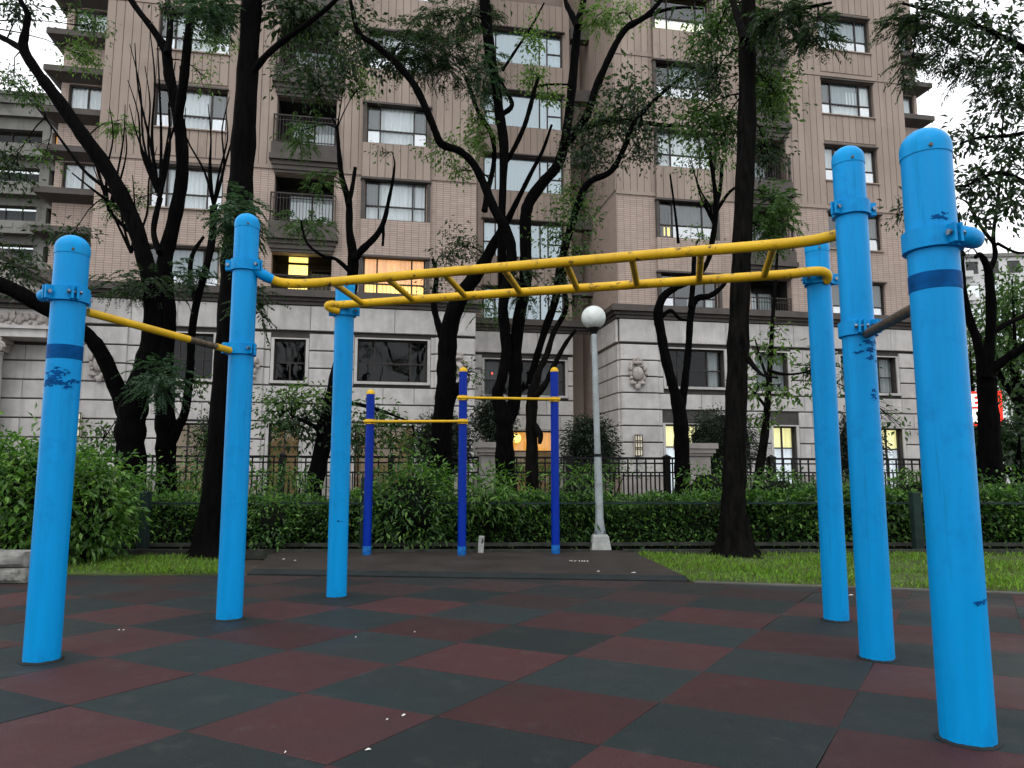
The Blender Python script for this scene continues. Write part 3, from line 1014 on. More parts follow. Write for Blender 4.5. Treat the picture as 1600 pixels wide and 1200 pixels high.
back_rail = rail([Vector((-1.475, 6.19, 2.40)), Vector((-1.535, 6.18, 2.415)), Vector((-1.575, 6.17, 2.44)), Vector((-1.535, 6.165, 2.452)), B0 + Vector((.05, 0, 0)), B0.lerp(B1, .25), B0.lerp(B1, .5), B0.lerp(B1, .75), B0.lerp(B1, .97), Vector((2.16, 5.15, 2.455)), Vector((2.245, 5.155, 2.45)), Vector((2.28, 5.185, 2.425)), Vector((2.275, 5.215, 2.40))], 'rail', 0.035)
for f in np.linspace(0.03, 0.94, 8):
    a, b = F0.lerp(F1, f), B0.lerp(B1, f + 0.03 * (1 - f))
    mb = MB()
    mb.tube([to_local(a), to_local(b)], 0.024, 12)
    mb.build('rung', M['yellow'], frame, True)
# low side bars
mb = MB()
p0, p1 = Vector((-2.50, 4.25, 1.955)), Vector((-2.03, 5.25, 1.895))
mb.tube([to_local(p0.lerp(p1, t)) for t in np.linspace(0, .66, 12)], 0.025, 12)
bar = mb.build('bar', M['yellow_bright'], frame, True)
mb = MB()
mb.tube([to_local(p0.lerp(p1, t)) for t in np.linspace(.66, .87, 8)], 0.0235, 12)
mb.build('worn_grip', M['bare'], bar, True)['label'] = 'worn patch of bare metal on the yellow bar'
mb = MB()
mb.tube([to_local(p0.lerp(p1, t)) for t in np.linspace(.87, 1.0, 5)], 0.025, 12)
mb.build('bar_end', M['yellow'], bar, True)
mb = MB()
p0, p1 = Vector((2.02, 4.13, 1.80)), Vector((1.77, 3.02, 1.74))
mb.tube([to_local(p0.lerp(p1, t)) for t in np.linspace(0, 1, 14)], 0.026, 12)
mb.build('bar', M['bare'], frame, True)['label'] = 'side bar rubbed down to bare brown metal'

# ================================================================== PULL-UP BARS
pb = empty('pull_up_bars', (-0.6, 9.2, 0))
tag(pb, 'deep blue three-post pull-up bars with yellow crossbars and yellow caps on the brown mat', 'pull-up bars')
D1, D2, D3 = Vector((-1.785, 9.24, 0)), Vector((-0.615, 9.2, 0)), Vector((0.545, 9.38, 0))
def dpost(P, h):
    L = P - Vector((-0.6, 9.2, 0))
    r = 0.052
    mb = MB()
    mb.lathe([(r, 0.0), (r, .5), (r, 1.2), (r, h - 0.06)], 20)
    o = mb.build('post', M['navy'], pb, True)
    o.location = L
    mb = MB()
    mb.lathe([(r * 1.03, h - 0.062)] + [(r * 1.03 * math.cos(a), h - 0.055 + 0.055 * math.sin(a)) for a in np.linspace(0, 1.5, 8)], 20)
    mb.build('cap', M['yellow_bright'], o, True)
    mb = MB()
    mb.lathe([(r * 1.0 + .001, 0.03), (r + .002, 0.032), (r + .002, 0.12), (r * 1.0 + .001, 0.14)], 20)
    mb.build('faded_foot', M['navy_faded'], o, True)
    return o
dpost(D1, 2.08); dpost(D2, 2.36); dpost(D3, 2.385)
def dbar(A, B, z):
    L = Vector((-0.6, 9.2, 0))
    d = (B - A).normalized()
    f = Vector((0, -0.062, 0))
    mb = MB()
    a, b = A - d * 0.07 + f, B + d * 0.07 + f
    a.z = b.z = z
    mb.tube([a - L, b - L], 0.017, 10)
    bar = mb.build('crossbar', M['yellow_bright'], pb, True)
    for P in (A, B):
        mb = MB()
        q = P - L
        q.z = z
        mb.lathe([(0.054, -.032), (0.066, -.03), (0.066, .03), (0.054, .032)], 20, q)
        mb.build('collar', M['yellow_bright'], bar, True)
dbar(D1, D2, 1.67)
dbar(D2, D3, 1.965)

# ================================================================== GLOBE LAMP
lp = empty('park_lamp', gnd(940, 863) + Vector((0, 0.12, 0)))
tag(lp, 'tall grey park lamp with white opal globe beside the pull-up bars', 'lamp')
mb = MB()
mb.v = []
b0, b1 = 0.135, 0.105
mb.v = [(-b0, -b0, -.02), (b0, -b0, -.02), (b0, b0, -.02), (-b0, b0, -.02), (-b1, -b1, .2), (b1, -b1, .2), (b1, b1, .2), (-b1, b1, .2), (-b1 * .8, -b1 * .8, .225), (b1 * .8, -b1 * .8, .225), (b1 * .8, b1 * .8, .225), (-b1 * .8, b1 * .8, .225)]
mb.f = [(0, 3, 2, 1)] + [(k, (k + 1) % 4, 4 + (k + 1) % 4, 4 + k) for k in range(4)] + [(4 + k, 4 + (k + 1) % 4, 8 + (k + 1) % 4, 8 + k) for k in range(4)] + [(8, 9, 10, 11)]
mb.build('footing', M['concrete'], lp)
mb = MB()
mb.lathe([(.078, .2), (.07, .30), (.056, .42), (.053, .9), (.05, 1.25), (.05, 1.27), (.043, 1.275), (.038, 2.95), (.036, 2.97)], 20)
mb.build('pole', M['pole'], lp, True)
for k in range(4):
    mb = MB()
    a = math.pi / 4 + k * math.pi / 2
    mb.tube([(.085 * math.cos(a), .085 * math.sin(a), .2), (.085 * math.cos(a), .085 * math.sin(a), .27)], .012, 6)
    mb.build('anchor_bolt', M['bolt'], lp)
mb = MB()
mb.lathe([(.053, 1.25), (.058, 1.255), (.058, 1.285), (.05, 1.29)], 16)
mb.build('strap', M['black_iron'], lp, True)
mb = MB()
mb.lathe([(.038, 2.93), (.045, 2.95), (.06, 2.985), (.085, 3.02), (.085, 3.035), (.05, 3.04)], 20)
mb.build('globe_holder', M['black_iron'], lp, True)
mb = MB()
mb.blob((0, 0, 0), (.168, .168, .165), 28, 18)
o = mb.build('globe', M['globe'], lp, True)
o.location = (0, 0, 3.165)
lp.rotation_euler = (0, R(-0.9), 0)

# small marker post on the mat
mk = gnd(751, 864, 0.035)
mo = empty('marker_post', mk)
tag(mo, 'short leaning pale marker post behind the middle pull-up post', 'marker post')
mb = MB()
mb.cbox(-.035, .035, -.02, .02, 0, .21, .006)
p = mb.build('shaft', M['concrete'], mo)
mb = MB()
strokes(mb, [(0, 0, .5, 1), (.5, 1, .8, .4), (.8, .4, .2, .3), (.5, 0, .5, .5)], Vector((.0, -.022, .12)), Vector((.03, 0, 0)), Vector((0, 0, .06)), .004, up=Vector((0, -1, 0)))
mb.build('painted_mark', M['black_iron'], p)
mo.rotation_euler = (0, R(3), R(8))

# ================================================================== APARTMENT BUILDING
BA = R(10.5)
BO = Vector((0, 27.78, 0))
bld = empty('apartment_building', BO, BA)
tag(bld, 'tall brown brick and panel apartment block with pale stone base behind the trees', 'building')
STOREY = 3.02
HEAD, SILL = 9.13, 7.55
BAND = 12.30
TOP = 25.2
def wall(mb, x0, x1, z0, z1, y, ops, depth=0.35):
    xs = sorted({x0, x1} | {v for o in ops for v in o[:2] if x0 < v < x1})
    zs = sorted({z0, z1} | {v for o in ops for v in o[2:] if z0 < v < z1})
    for i in range(len(xs) - 1):
        for j in range(len(zs) - 1):
            cx, cz = (xs[i] + xs[i + 1]) / 2, (zs[j] + zs[j + 1]) / 2
            if any(o[0] < cx < o[1] and o[2] < cz < o[3] for o in ops):
                continue
            mb.quad((xs[i], y, zs[j]), (xs[i + 1], y, zs[j]), (xs[i + 1], y, zs[j + 1]), (xs[i], y, zs[j + 1]))
    for (a, b, c, d) in ops:
        c, d = max(c, z0), min(d, z1)
        if c >= d or b <= x0 or a >= x1:
            continue
        y2 = y + depth
        mb.quad((a, y, c), (a, y2, c), (a, y2, d), (a, y, d))
        mb.quad((b, y2, c), (b, y, c), (b, y, d), (b, y2, d))
        if c > z0:
            mb.quad((a, y, c), (b, y, c), (b, y2, c), (a, y2, c))
        if d < z1:
            mb.quad((a, y2, d), (b, y2, d), (b, y, d), (a, y, d))
def free(lo, hi, cuts):
    """parts of [lo, hi] outside the cuts"""
    out = [(lo, hi)]
    for a, b in cuts:
        nx = []
        for p, q in out:
            if b <= p or a >= q:
                nx.append((p, q))
            else:
                if a > p + 0.05: nx.append((p, a))
                if b < q - 0.05: nx.append((b, q))
        out = nx
    return out
_cache = {}
def piece(kind, w, h, proud, ch, m, parent, x, y, z, rot=0.0):
    """one panel or stone: shares mesh data with equal pieces; (x, y, z) is its lower left back corner"""
    key = (kind, round(w, 3), round(h, 3), proud, m.name)
    if key not in _cache:
        mb = MB()
        mb.cbox(0, w, -proud, 0.0, 0, h, ch)
        _cache[key] = mb.mesh(kind, m)
    o = put(kind, _cache[key], parent, (x, y, z))
    o.rotation_euler = (0, 0, rot)
    return o
def panels(x0, x1, z0, z1, y, parent, w0=0.30, gap=0.022):
    n = max(1, round((x1 - x0) / w0))
    w = (x1 - x0) / n
    for k in range(n):
        piece('panel', w - gap, z1 - z0, 0.024, 0.006, M['panel'], parent, x0 + k * w + gap / 2, y, z0)
def stones(x0, x1, z0, z1, y, ops, parent, h=0.645, w0=1.12, proud=0.07, rot=None, org=None):
    zs = np.arange(z0, z1 - 0.1, h)
    for r, z in enumerate(zs):
        zt = min(z + h, z1)
        cuts = [(o[0], o[1]) for o in ops if o[2] < zt - 0.1 and o[3] > z + 0.1]
        for (a, b) in free(x0, x1, cuts):
            L = b - a
            if L < 0.12:
                continue
            n = max(1, round(L / w0))
            js = [a + L * k / n for k in range(n + 1)]
            if n > 1 and r % 2:
                js = [a] + [a + L * (k + 0.5) / n for k in range(n)] + [b]
            for k in range(len(js) - 1):
                w, hh = js[k + 1] - js[k] - 0.010, zt - z - 0.046
                pr = proud + random.choice((0, 0, 0.004))
                if rot is None:
                    piece('stone_block', w, hh, pr, 0.02, M['stone'], parent, js[k] + 0.005, y, z + 0.025)
                else:
                    piece('stone_block', w, hh, pr, 0.02, M['stone'], parent, org[0], org[1] - (js[k] + 0.005), z + 0.025, rot)

def wavy(x0, x1, z0, z1, y, amp=0.035, per=0.16, n=None):
    mb = MB()
    n = n or max(6, int((x1 - x0) / per * 6))
    ph = random.random() * 6
    ys = [y + amp * math.sin(2 * math.pi * (x1 - x0) * k / n / per + ph) + random.uniform(-.006, .006) for k in range(n + 1)]
    for k in range(n + 1):
        x = x0 + (x1 - x0) * k / n
        mb.v += [(x, ys[k], z0), (x, ys[k], z1)]
    for k in range(n):
        mb.f.append((2 * k, 2 * k + 2, 2 * k + 3, 2 * k + 1))
    return mb
def window(x0, x1, z0, z1, y, cols=(.22, .56, .22), rows=(.36, .64), glass='glass', back='curtain', cover=None, name='window', bar=0.055, depth=0.16, parent=None, full=()):
    """framed window: frame mesh, each pane, what hangs behind it, the room"""
    parent = parent or bld
    yg = y + depth
    fm = MB()
    xs, zs = [x0], [z0]
    for c in cols: xs.append(xs[-1] + (x1 - x0) * c)
    for r in rows: zs.append(zs[-1] + (z1 - z0) * r)
    fm.box(x0, x1, yg - .04, yg + .05, z0, z0 + bar)
    fm.box(x0, x1, yg - .04, yg + .05, z1 - bar, z1)
    fm.box(x0, x0 + bar, yg - .04, yg + .05, z0 + bar, z1 - bar)
    fm.box(x1 - bar, x1, yg - .04, yg + .05, z0 + bar, z1 - bar)
    for xm in xs[1:-1]:
        fm.box(xm - bar / 2, xm + bar / 2, yg - .035, yg + .045, z0 + bar, z1 - bar)
    for i in range(len(cols)):
        for zm in zs[1:-1]:
            if i in full:
                continue
            a = xs[i] + (bar if i == 0 else bar / 2)
            b = xs[i + 1] - (bar if i == len(cols) - 1 else bar / 2)
            fm.box(a, b, yg - .03, yg + .04, zm - bar / 2, zm + bar / 2)
    W = fm.build(name, M['frame'], parent)
    for i in range(len(cols)):
        rr = [(z0, z1)] if i in full else [(zs[j], zs[j + 1]) for j in range(len(rows))]
        for q_, (za, zb) in enumerate(rr):
            gm = 'glass_low' if (glass == 'glass' and len(rr) == 2 and q_ == 0 and random.random() < .75) else glass
            p = MB()
            p.quad((xs[i], yg, za), (xs[i + 1], yg, za), (xs[i + 1], yg + random.uniform(-.012, .012), zb), (xs[i], yg + random.uniform(-.012, .012), zb))
            p.build('pane', M[gm], W)
    rm = MB()
    d = 1.6
    e = .02
    a, b, c, f = x0 - e, x1 + e, z0 - e, z1 + e
    y0, y1 = yg + .06, yg + d
    rm.quad((a, y1, c), (b, y1, c), (b, y1, f), (a, y1, f))
    rm.quad((a, y0, c), (a, y1, c), (a, y1, f), (a, y0, f))
    rm.quad((b, y1, c), (b, y0, c), (b, y0, f), (b, y1, f))
    rm.quad((a, y0, c), (b, y0, c), (b, y1, c), (a, y1, c))
    rm.quad((a, y1, f), (b, y1, f), (b, y0, f), (a, y0, f))
    rm.build('room', M['room'], W)
    if back:
        for cv in (cover or [(0, 1, back)]):
            a, b, bm = cv[:3]
            ca, cb = cv[3:] if len(cv) > 3 else (0, 1)
            w, hgt = x1 - x0, z1 - z0 - .02
            wavy(x0 + w * a, x0 + w * b, z0 + .01 + hgt * ca, z0 + .01 + hgt * cb, yg + .13).build('curtain', M[bm], W, True)
    return W

# ---- upper storeys
W1, BAL, W2 = (-13.25, -10.75), (-8.95, -6.8), (-5.65, -3.35)
R1, RB, R2 = (6.08, 8.5), (10.0, 11.85), (13.72, 16.22)
LX, RX = (-15.05, -1.42), (4.28, 17.75)
NF = 5
def rows_of(c, k0=0, k1=NF):
    return [(c[0], c[1], SILL + STOREY * k, HEAD + STOREY * k) for k in range(k0, k1)]
def bal_rows(c):
    return [(c[0], c[1], 7.25 + STOREY * k, 9.12 + STOREY * k) for k in range(NF)]
up_left = rows_of(W1) + rows_of(W2) + bal_rows(BAL)
up_right = rows_of(R1) + rows_of(R2) + bal_rows(RB)
for (a, b), ops in ((LX, up_left), (RX, up_right)):
    mb = MB()
    wall(mb, a, b, 7.2, BAND, 0, ops)
    mb.build('brick_wall', M['brick'], bld)
    mb = MB()
    wall(mb, a, b, BAND, TOP, 0.0, ops)
    mb.build('backing_wall', M['groove'], bld)
    # wing body: sides and top
    mb = MB()
    mb.quad((a, 14, 0), (a, 0, 0), (a, 0, BAND), (a, 14, BAND))
    mb.build('side_wall', M['brick'], bld)
    mb = MB()
    mb.quad((b, 0, 0), (b, 14, 0), (b, 14, BAND), (b, 0, BAND))
    mb.build('side_wall', M['brick'], bld)
    mb = MB()
    mb.quad((a, 14, BAND), (a, 0, BAND), (a, 0, TOP), (a, 14, TOP))
    mb.quad((b, 0, BAND), (b, 14, BAND), (b, 14, TOP), (b, 0, TOP))
    mb.quad((a, 0, TOP), (b, 0, TOP), (b, 14, TOP), (a, 14, TOP))
    mb.build('side_wall', M['panel'], bld)
    # string bands
    for z in (BAND, BAND + 2 * STOREY):
        for (p, q) in free(a - .0, b + .0, [(o[0], o[1]) for o in ops if o[2] < z + .1 and o[3] > z + .02]):
            mb = MB()
            mb.box(p, q, -.055, .0, z, z + .16)
            mb.build('string_band', M['panel'], bld)
    mb = MB()
    mb.box(a - .3, b + .3, -.4, 14.2, TOP + .002, TOP + .5)
    mb.build('parapet', M['panel'], bld)
def clad(x0, x1, ops, cols, bays):
    """vertical panels over the upper zone: full-height piers, spandrels under and over windows"""
    for (p, q) in free(x0, x1, cols):
        panels(p + .01, q - .01, BAND + .17, BAND + 2 * STOREY - .01, -0.001, bld)
        panels(p + .01, q - .01, BAND + 2 * STOREY + .17, TOP - .05, -0.001, bld)
    for c in cols:
        if c in bays or c in (BAL, RB):
            continue
        for k in range(1, NF):
            panels(c[0] + .005, c[1] - .005, HEAD + STOREY * k + .21 + (.17 if k in (1, 3) else 0), SILL + STOREY * (k + 1) - .04, -0.001, bld)
clad(LX[0], LX[1], up_left, [W1, BAL, W2], [W2])
clad(RX[0], RX[1], up_right, [R1, RB, R2], [R1])
# projecting bay aprons
for c in (W2, R1):
    for k in range(NF):
        z0, z1 = HEAD + STOREY * k + .02, SILL + STOREY * (k + 1) - .02
        mb = MB()
        mb.box(c[0] - .15, c[1] + .15, -.16, -.002, z0, z1)
        mb.build('bay_apron', M['brick'] if k == 0 else M['groove'], bld)
        mb = MB()
        mb.box(c[0] - .18, c[1] + .18, -.24, -.003, z0 - .07, z0 - .002)
        mb.build('drip_ledge', M['moulding'], bld)  # dark lip added for the shadow line at the window head
        if k > 0:
            panels(c[0] - .14, c[1] + .14, z0 + .03, z1 - .03, -.161, bld)
        for s in (0, 1):
            mb = MB()
            x = c[0] - .15 if s == 0 else c[1] + .03
            mb.box(x, x + .12, -.155, -.002, SILL + STOREY * k - .018, HEAD + STOREY * k - .055)
            mb.build('bay_fin', M['moulding'], bld)
# flat sills and dark shadow-line ledges on the plain window columns
for c in (W1, R2):
    for k in range(NF):
        mb = MB()
        mb.box(c[0] - .05, c[1] + .05, -.09, .1, SILL + STOREY * k - .05, SILL + STOREY * k - .002)
        mb.build('window_sill', M['panel'], bld)
        mb = MB()
        mb.box(c[0] - .05, c[1] + .05, -.12, -.003, HEAD + STOREY * k + .004, HEAD + STOREY * k + .06)
        mb.build('drip_ledge', M['moulding'], bld)  # added dark lip, shadow line over the plain windows
LOW_SKY = (0, 1, 'curtain', 0, .35)  # white sheet behind the lower panes, standing in for reflected sky
C1 = [(0, .3, 'curtain'), (.62, 1, 'curtain')]
C2 = [(0, 1, 'curtain')]
C3 = [(0, .21, 'curtain_grey', .37, 1), (.22, .78, 'curtain', .37, 1), (.79, 1, 'curtain_grey', .37, 1), LOW_SKY]
C4 = [(0, .2, 'room'), (.22, .98, 'curtain_grey', .0, 1)]
C5 = [(0, .2, 'curtain_grey', .37, 1), (.22, .75, 'frosted', .37, 1), (.55, .75, 'curtain', .37, .8), (.8, 1, 'curtain', .37, 1), LOW_SKY]
picks_w1 = [[(.3, .95, 'frosted')], [(0, .22, 'curtain_grey'), (.22, .78, 'curtain'), (.8, 1, 'curtain')], [(0, .21, 'room'), (.22, .74, 'curtain', .37, 1), (.76, 1, 'curtain_grey', .37, 1), LOW_SKY], C3, C1]
picks_w2 = [None, [(0, .2, 'curtain_grey', .37, 1), (.22, .8, 'curtain'), (.82, 1, 'curtain'), LOW_SKY], C3, C3, C2]
picks_r1 = [[(.5, .62, 'curtain', 0, .4), (.8, .95, 'curtain', 0, .5)], C4, [(0, .5, 'curtain'), (.5, .98, 'curtain', 0, 1)], [(.3, .8, 'frosted'), LOW_SKY], [(0, 1, 'lit_cream', 0, .35)]]
picks_r2 = [[(0, .4, 'curtain_grey', .37, 1), (.6, 1, 'curtain_grey', .37, 1), LOW_SKY], C4, [(0, .2, 'curtain'), (.22, .75, 'curtain_grey', .37, 1), (.77, 1, 'curtain'), LOW_SKY], C5, [(.1, 1, 'frosted')]]
for k in range(NF):
    z0, z1 = SILL + STOREY * k, HEAD + STOREY * k
    window(W1[0], W1[1], z0, z1, 0, cover=picks_w1[k])
    if k == 0:
        window(W2[0], W2[1], z0, z1, -.10, glass='glass_clear', back='lit_orange', cover=[(0, 1, 'lit_orange')])
        # lit lower half of the same room
        wavy(W2[0] + .06, W2[1] - .06, z0 + .04, z0 + .62, .16).build('lit_blind', M['lit_yellow'], bld, True)
    else:
        window(W2[0], W2[1], z0, z1, -.10, cover=picks_w2[k])
    window(R1[0], R1[1], z0, z1, -.10, cover=picks_r1[k], cols=(.24, .54, .22))
    window(R2[0], R2[1], z0, z1, 0, cols=(.2, .56, .24), cover=picks_r2[k])
# small lit lantern in a right bay window
mb = MB()
mb.box(6.3, 6.62, .2, .3, 10.75, 11.1)
mb.build('lit_shade', M['lit_yellow'], bld)

# ---- balconies
def balcony(c, k, lit=False):
    a, b = c
    zf = 7.25 + STOREY * k
    zt = 9.12 + STOREY * k
    # slab below the opening, stepped moulding
    sb = MB()
    if k > 0:
        prev = 9.12 + STOREY * (k - 1)
        sb.box(a - .03, b + .03, -.08, -.002, prev + .02, prev + .13)
        sb.box(a - .08, b + .08, -.14, -.002, prev + .132, prev + .30)
        sb.box(a - .12, b + .12, -.20, -.002, prev + .302, prev + .46)
        sb.box(a - .2, b + .2, -.32, -.002, prev + .462, prev + .66)
        sb.box(a - .14, b + .14, -.26, -.002, prev + .662, zf - .02)
    else:
        sb.box(a - .05, b + .05, -.06, -.002, zf - .03, zf - .004)
    B = sb.build('balcony', M['moulding'], bld)
    # recess
    rc = MB()
    d = 1.5
    y0 = .34
    rc.quad((a, d, zf), (b, d, zf), (b, d, zt), (a, d, zt))
    rc.quad((a, y0, zf), (a, d, zf), (a, d, zt), (a, y0, zt))
    rc.quad((b, d, zf), (b, y0, zf), (b, y0, zt), (b, d, zt))
    rc.quad((a, y0, zf), (b, y0, zf), (b, d, zf), (a, d, zf))
    rc.quad((a, d, zt), (b, d, zt), (b, y0, zt), (a, y0, zt))
    rc.build('recess', M['room'], B)
    # sliding door at the back
    w = b - a
    fr = MB()
    for x in (a + w * .18, a + w * .58, a + w * .96):
        fr.box(x - .03, x + .03, d - .1, d - .03, zf, zf + 1.6)
    fr.box(a + w * .18, a + w * .96, d - .1, d - .03, zf + 1.601, zf + 1.67)
    fr.build('door_frame', M['frame'], B)
    dr = MB()
    dr.quad((a + w * .2, d - .06, zf + .02), (a + w * .94, d - .06, zf + .02), (a + w * .94, d - .06, zf + 1.6), (a + w * .2, d - .06, zf + 1.6))
    dr.build('glass_door', M['glass_dark' if lit else 'glass'], B)
    if not lit:
        wavy(a + w * .2, a + w * .94, zf + .03, zf + 1.58, d - .025, .012).build('curtain', M['curtain'], B, True)
    else:
        for (za, zb) in ((7.6, 8.28), (8.42, 8.82), (8.93, 9.16)):
            lm = MB()
            lm.box(a + w * .26, a + w * .58, .5, .56, za, zb)
            lm.build('lit_screen', M['lit_yellow'], B)
        wavy(a + w * .6, a + w * .98, zf + .03, zf + 1.5, d - .12, .03).build('curtain', M['curtain_grey'], B, True)
    # railing
    rl = MB()
    yr = -.22 if k > 0 else .06
    e = .10 if k > 0 else -.02
    zr = zf + 1.02
    rl.box(a - e, b + e, yr - .025, yr + .025, zr, zr + .05)
    rl.box(a - e, b + e, yr - .012, yr + .012, zr - .17, zr - .145)
    rl.box(a - e, b + e, yr - .015, yr + .015, zf + .03, zf + .06)
    if k > 0:
        for x in (a - e, b + e - .03):
            rl.box(x, x + .03, yr + .026, -.003, zr, zr + .045)
            for q in range(3):
                rl.box(x + .005, x + .023, yr + .06 + q * .045, yr + .075 + q * .045, zf - .02, zr - .001)
    n = int((b - a + 2 * e) / .115)
    for q in range(n + 1):
        x = a - e + (b - a + 2 * e - .02) * q / n
        rl.box(x, x + .018, yr - .009, yr + .009, zf - .02, zr - .001)
    r_ = rl.build('railing', M['frame'], B)
    r_['kind'] = 'stuff'
    # things growing on the balcony edge
    return B
for k in range(NF):
    balcony(BAL, k, k == 0)
    balcony(RB, k)

# ---- centre stair bay, set back between the wings
YC = 3.5
CW = (-.62, 3.0)
cops = [(CW[0], CW[1], SILL + STOREY * k - .05, HEAD + STOREY * k) for k in range(NF)]
mb = MB()
wall(mb, -1.42, 3.35, 7.2, TOP, YC, cops)
mb.build('backing_wall', M['groove'], bld)
mb = MB()
wall(mb, 3.35, 4.28, 0, TOP, YC + 1.6, [])
mb.quad((3.35, YC + 1.6, 0), (3.35, YC, 0), (3.35, YC, TOP), (3.35, YC + 1.6, TOP))
mb.build('recess_wall', M['panel'], bld)
for k in range(NF):
    z0, z1 = SILL + STOREY * k - .05, HEAD + STOREY * k
    window(CW[0], CW[1], z0, z1, YC, cols=(.15, .56, .10, .19), rows=(.42, .58), glass='glass_stair', back='frosted', cover=[(0, .15, 'curtain'), (.16, .70, 'frosted'), (.72, 1, 'curtain')], full=(1, 2))
    zt = SILL + STOREY * (k + 1) - .08
    panels(CW[0], CW[1], z1 + .06, zt, YC - .001, bld)
    mb = MB()
    mb.box(CW[0] - .1, CW[1] + .1, YC - .16, YC - .003, z1 - .002, z1 + .05)
    mb.build('drip_ledge', M['moulding'], bld)  # added dark lip, shadow line over the stair window
    mb = MB()
    mb.box(3.36, 4.26, YC - .2, YC + .3, z1 - .25, z1 + .3)
    mb.build('recess_beam', M['moulding'], bld)
panels(-1.4, CW[0] - .02, 7.9, 16.0, YC - .001, bld)
panels(-1.4, CW[0] - .02, 16.1, TOP, YC - .001, bld)
panels(CW[1] + .03, 3.34, 7.9, TOP, YC - .001, bld)

# ---- stone base
GL_L = [(-8.8, -7.75, .25, 2.85), (-5.8, -3.65, .25, 2.82), (-12.3, -10.8, .25, 2.82)]
SW_L = [(-8.72, -7.62, 4.38, 5.9), (-5.78, -3.22, 4.42, 6.0), (-12.35, -10.8, 4.38, 6.0)]
GL_R = [(6.12, 8.2, .25, 3.0), (10.72, 11.75, .25, 2.98), (14.9, 16.6, .25, 2.95)]
SW_R = [(6.2, 8.7, 4.5, 6.02), (10.05, 11.5, 4.4, 6.0), (13.9, 16.5, 4.42, 5.95)]
GL_C = [(.65, 2.5, .2, 2.9)]
SW_C = [(-.55, 3.0, 4.42, 5.95)]
for (a, b), ops, y in ((LX, GL_L + SW_L, 0), (RX, GL_R + SW_R, 0), ((-1.42, 3.35), GL_C + SW_C, YC)):
    mb = MB()
    wall(mb, a, b, 0, 7.2, y + .01, ops, .5)
    mb.build('base_wall', M['stone_dark'], bld)
    stones(a, b, .98, 6.18, y, [(o[0] - .12, o[1] + .12, o[2] - .1, o[3] + (.05 if o[2] < 1 else .1)) for o in ops], bld)
    stones(a, b, 6.2, 7.16, y - .03, [], bld, h=.95, w0=1.5, proud=.1)
    for (p, q) in free(a, b, [(o[0] - .12, o[1] + .12) for o in ops if o[2] < 1]):
        mb = MB()
        mb.cbox(p + .005, q - .005, y - .12, y + .005, 0, .96, .03)
        mb.build('plinth', M['plinth'], bld)
    # window surrounds
    for o in ops:
        mb = MB()
        x0, x1, z0, z1 = o
        s = .11
        mb.box(x0 - s, x0 - .002, y - .05, y + .2, z0, z1)
        mb.box(x1 + .002, x1 + s, y - .05, y + .2, z0, z1)
        if z0 > 1:
            mb.box(x0 - s, x1 + s, y - .12, y + .25, z0 - .1, z0 - .003)
        mb.box(x0 - s, x1 + s, y - .045, y + .2, z1 + .003, z1 + .05)
        mb.build('window_surround', M['stone'], bld)
def cornice(x0, x1, y, ret=None):
    mb = MB()
    for (d, z0, z1) in ((.14, 7.17, 7.30), (.24, 7.302, 7.42), (.40, 7.422, 7.60), (.30, 7.602, 7.70)):
        mb.box(x0 - d * .0, x1, y - d, y - .0005, z0, z1)
        if ret:
            mb.box(x0 - d, x0 - .001, y - d, y + ret, z0, z1)
    mb.build('cornice', M['moulding'], bld)
cornice(LX[0], LX[1] + .2, 0)
cornice(RX[0], RX[1], 0, YC)
cornice(-1.42, 4.05, YC)
# side return of the right wing, facing the centre bay
stones(0, YC, .98, 6.18, 0, [], bld, rot=-math.pi / 2, org=(RX[0], YC))
stones(0, YC, 6.2, 7.16, 0, [], bld, h=.95, w0=1.4, proud=.1, rot=-math.pi / 2, org=(RX[0] - .03, YC))
for z0, z1 in ((BAND + .17, BAND + 2 * STOREY), (BAND + 2 * STOREY + .1, TOP)):
    n = 11
    for k in range(n):
        w = YC / n
        piece('panel', w - .03, z1 - z0, .035, .008, M['panel'], bld, RX[0] - .001, YC - k * w - .015, z0, -math.pi / 2)
# raised pilasters with carved cartouches
def cartouche(x, z, y, s=1.0):
    mb = MB()
    mb.blob((0, -.10, 0), (.22 * s, .12, .26 * s), 14, 10)
    for k in range(14):
        a = 2 * math.pi * k / 14
        rr = .30 * s * (1 + .16 * math.sin(3 * a + 1) + .08 * math.sin(7 * a))
        mb.blob((rr * math.cos(a), -.06, rr * 1.35 * math.sin(a)), (.075 * s, .06, (.07 + .05 * (k % 2)) * s), 7, 5)
    for k in (-1, 1):
        mb.blob((.2 * k * s, -.1, -.36 * s), (.13 * s, .07, .07 * s), 8, 5)
        mb.blob((.27 * k * s, -.1, .2 * s), (.07 * s, .08, .13 * s), 8, 5)
    mb.blob((0, -.09, -.5 * s), (.1 * s, .07, .12 * s), 8, 6)
    mb.blob((0, -.11, .40 * s), (.2 * s, .1, .08 * s), 10, 6)
    for k in (-2, -1, 0, 1, 2):
        mb.blob((.075 * k * s, -.11, .53 * s - abs(k) * .012), (.04 * s, .06, .1 * s), 6, 5)
    o = mb.build('cartouche', M['carved'], bld, True)
    o.location = (x, y, z)
for (x0, x1) in ((4.3, 5.85), (-10.3, -9.05), (-2.95, -1.45), (-14.95, -13.6)):
    stones(x0, x1, .98, 6.18, -.075, [], bld, w0=1.6, proud=.07)
cartouche(4.95, 4.95, -.15, 1.05)
cartouche(-9.6, 4.85, -.15, 1.05)
cartouche(-2.1, 4.95, -.15, 1.05)
cartouche(-14.4, 4.8, -.15, 1.05)
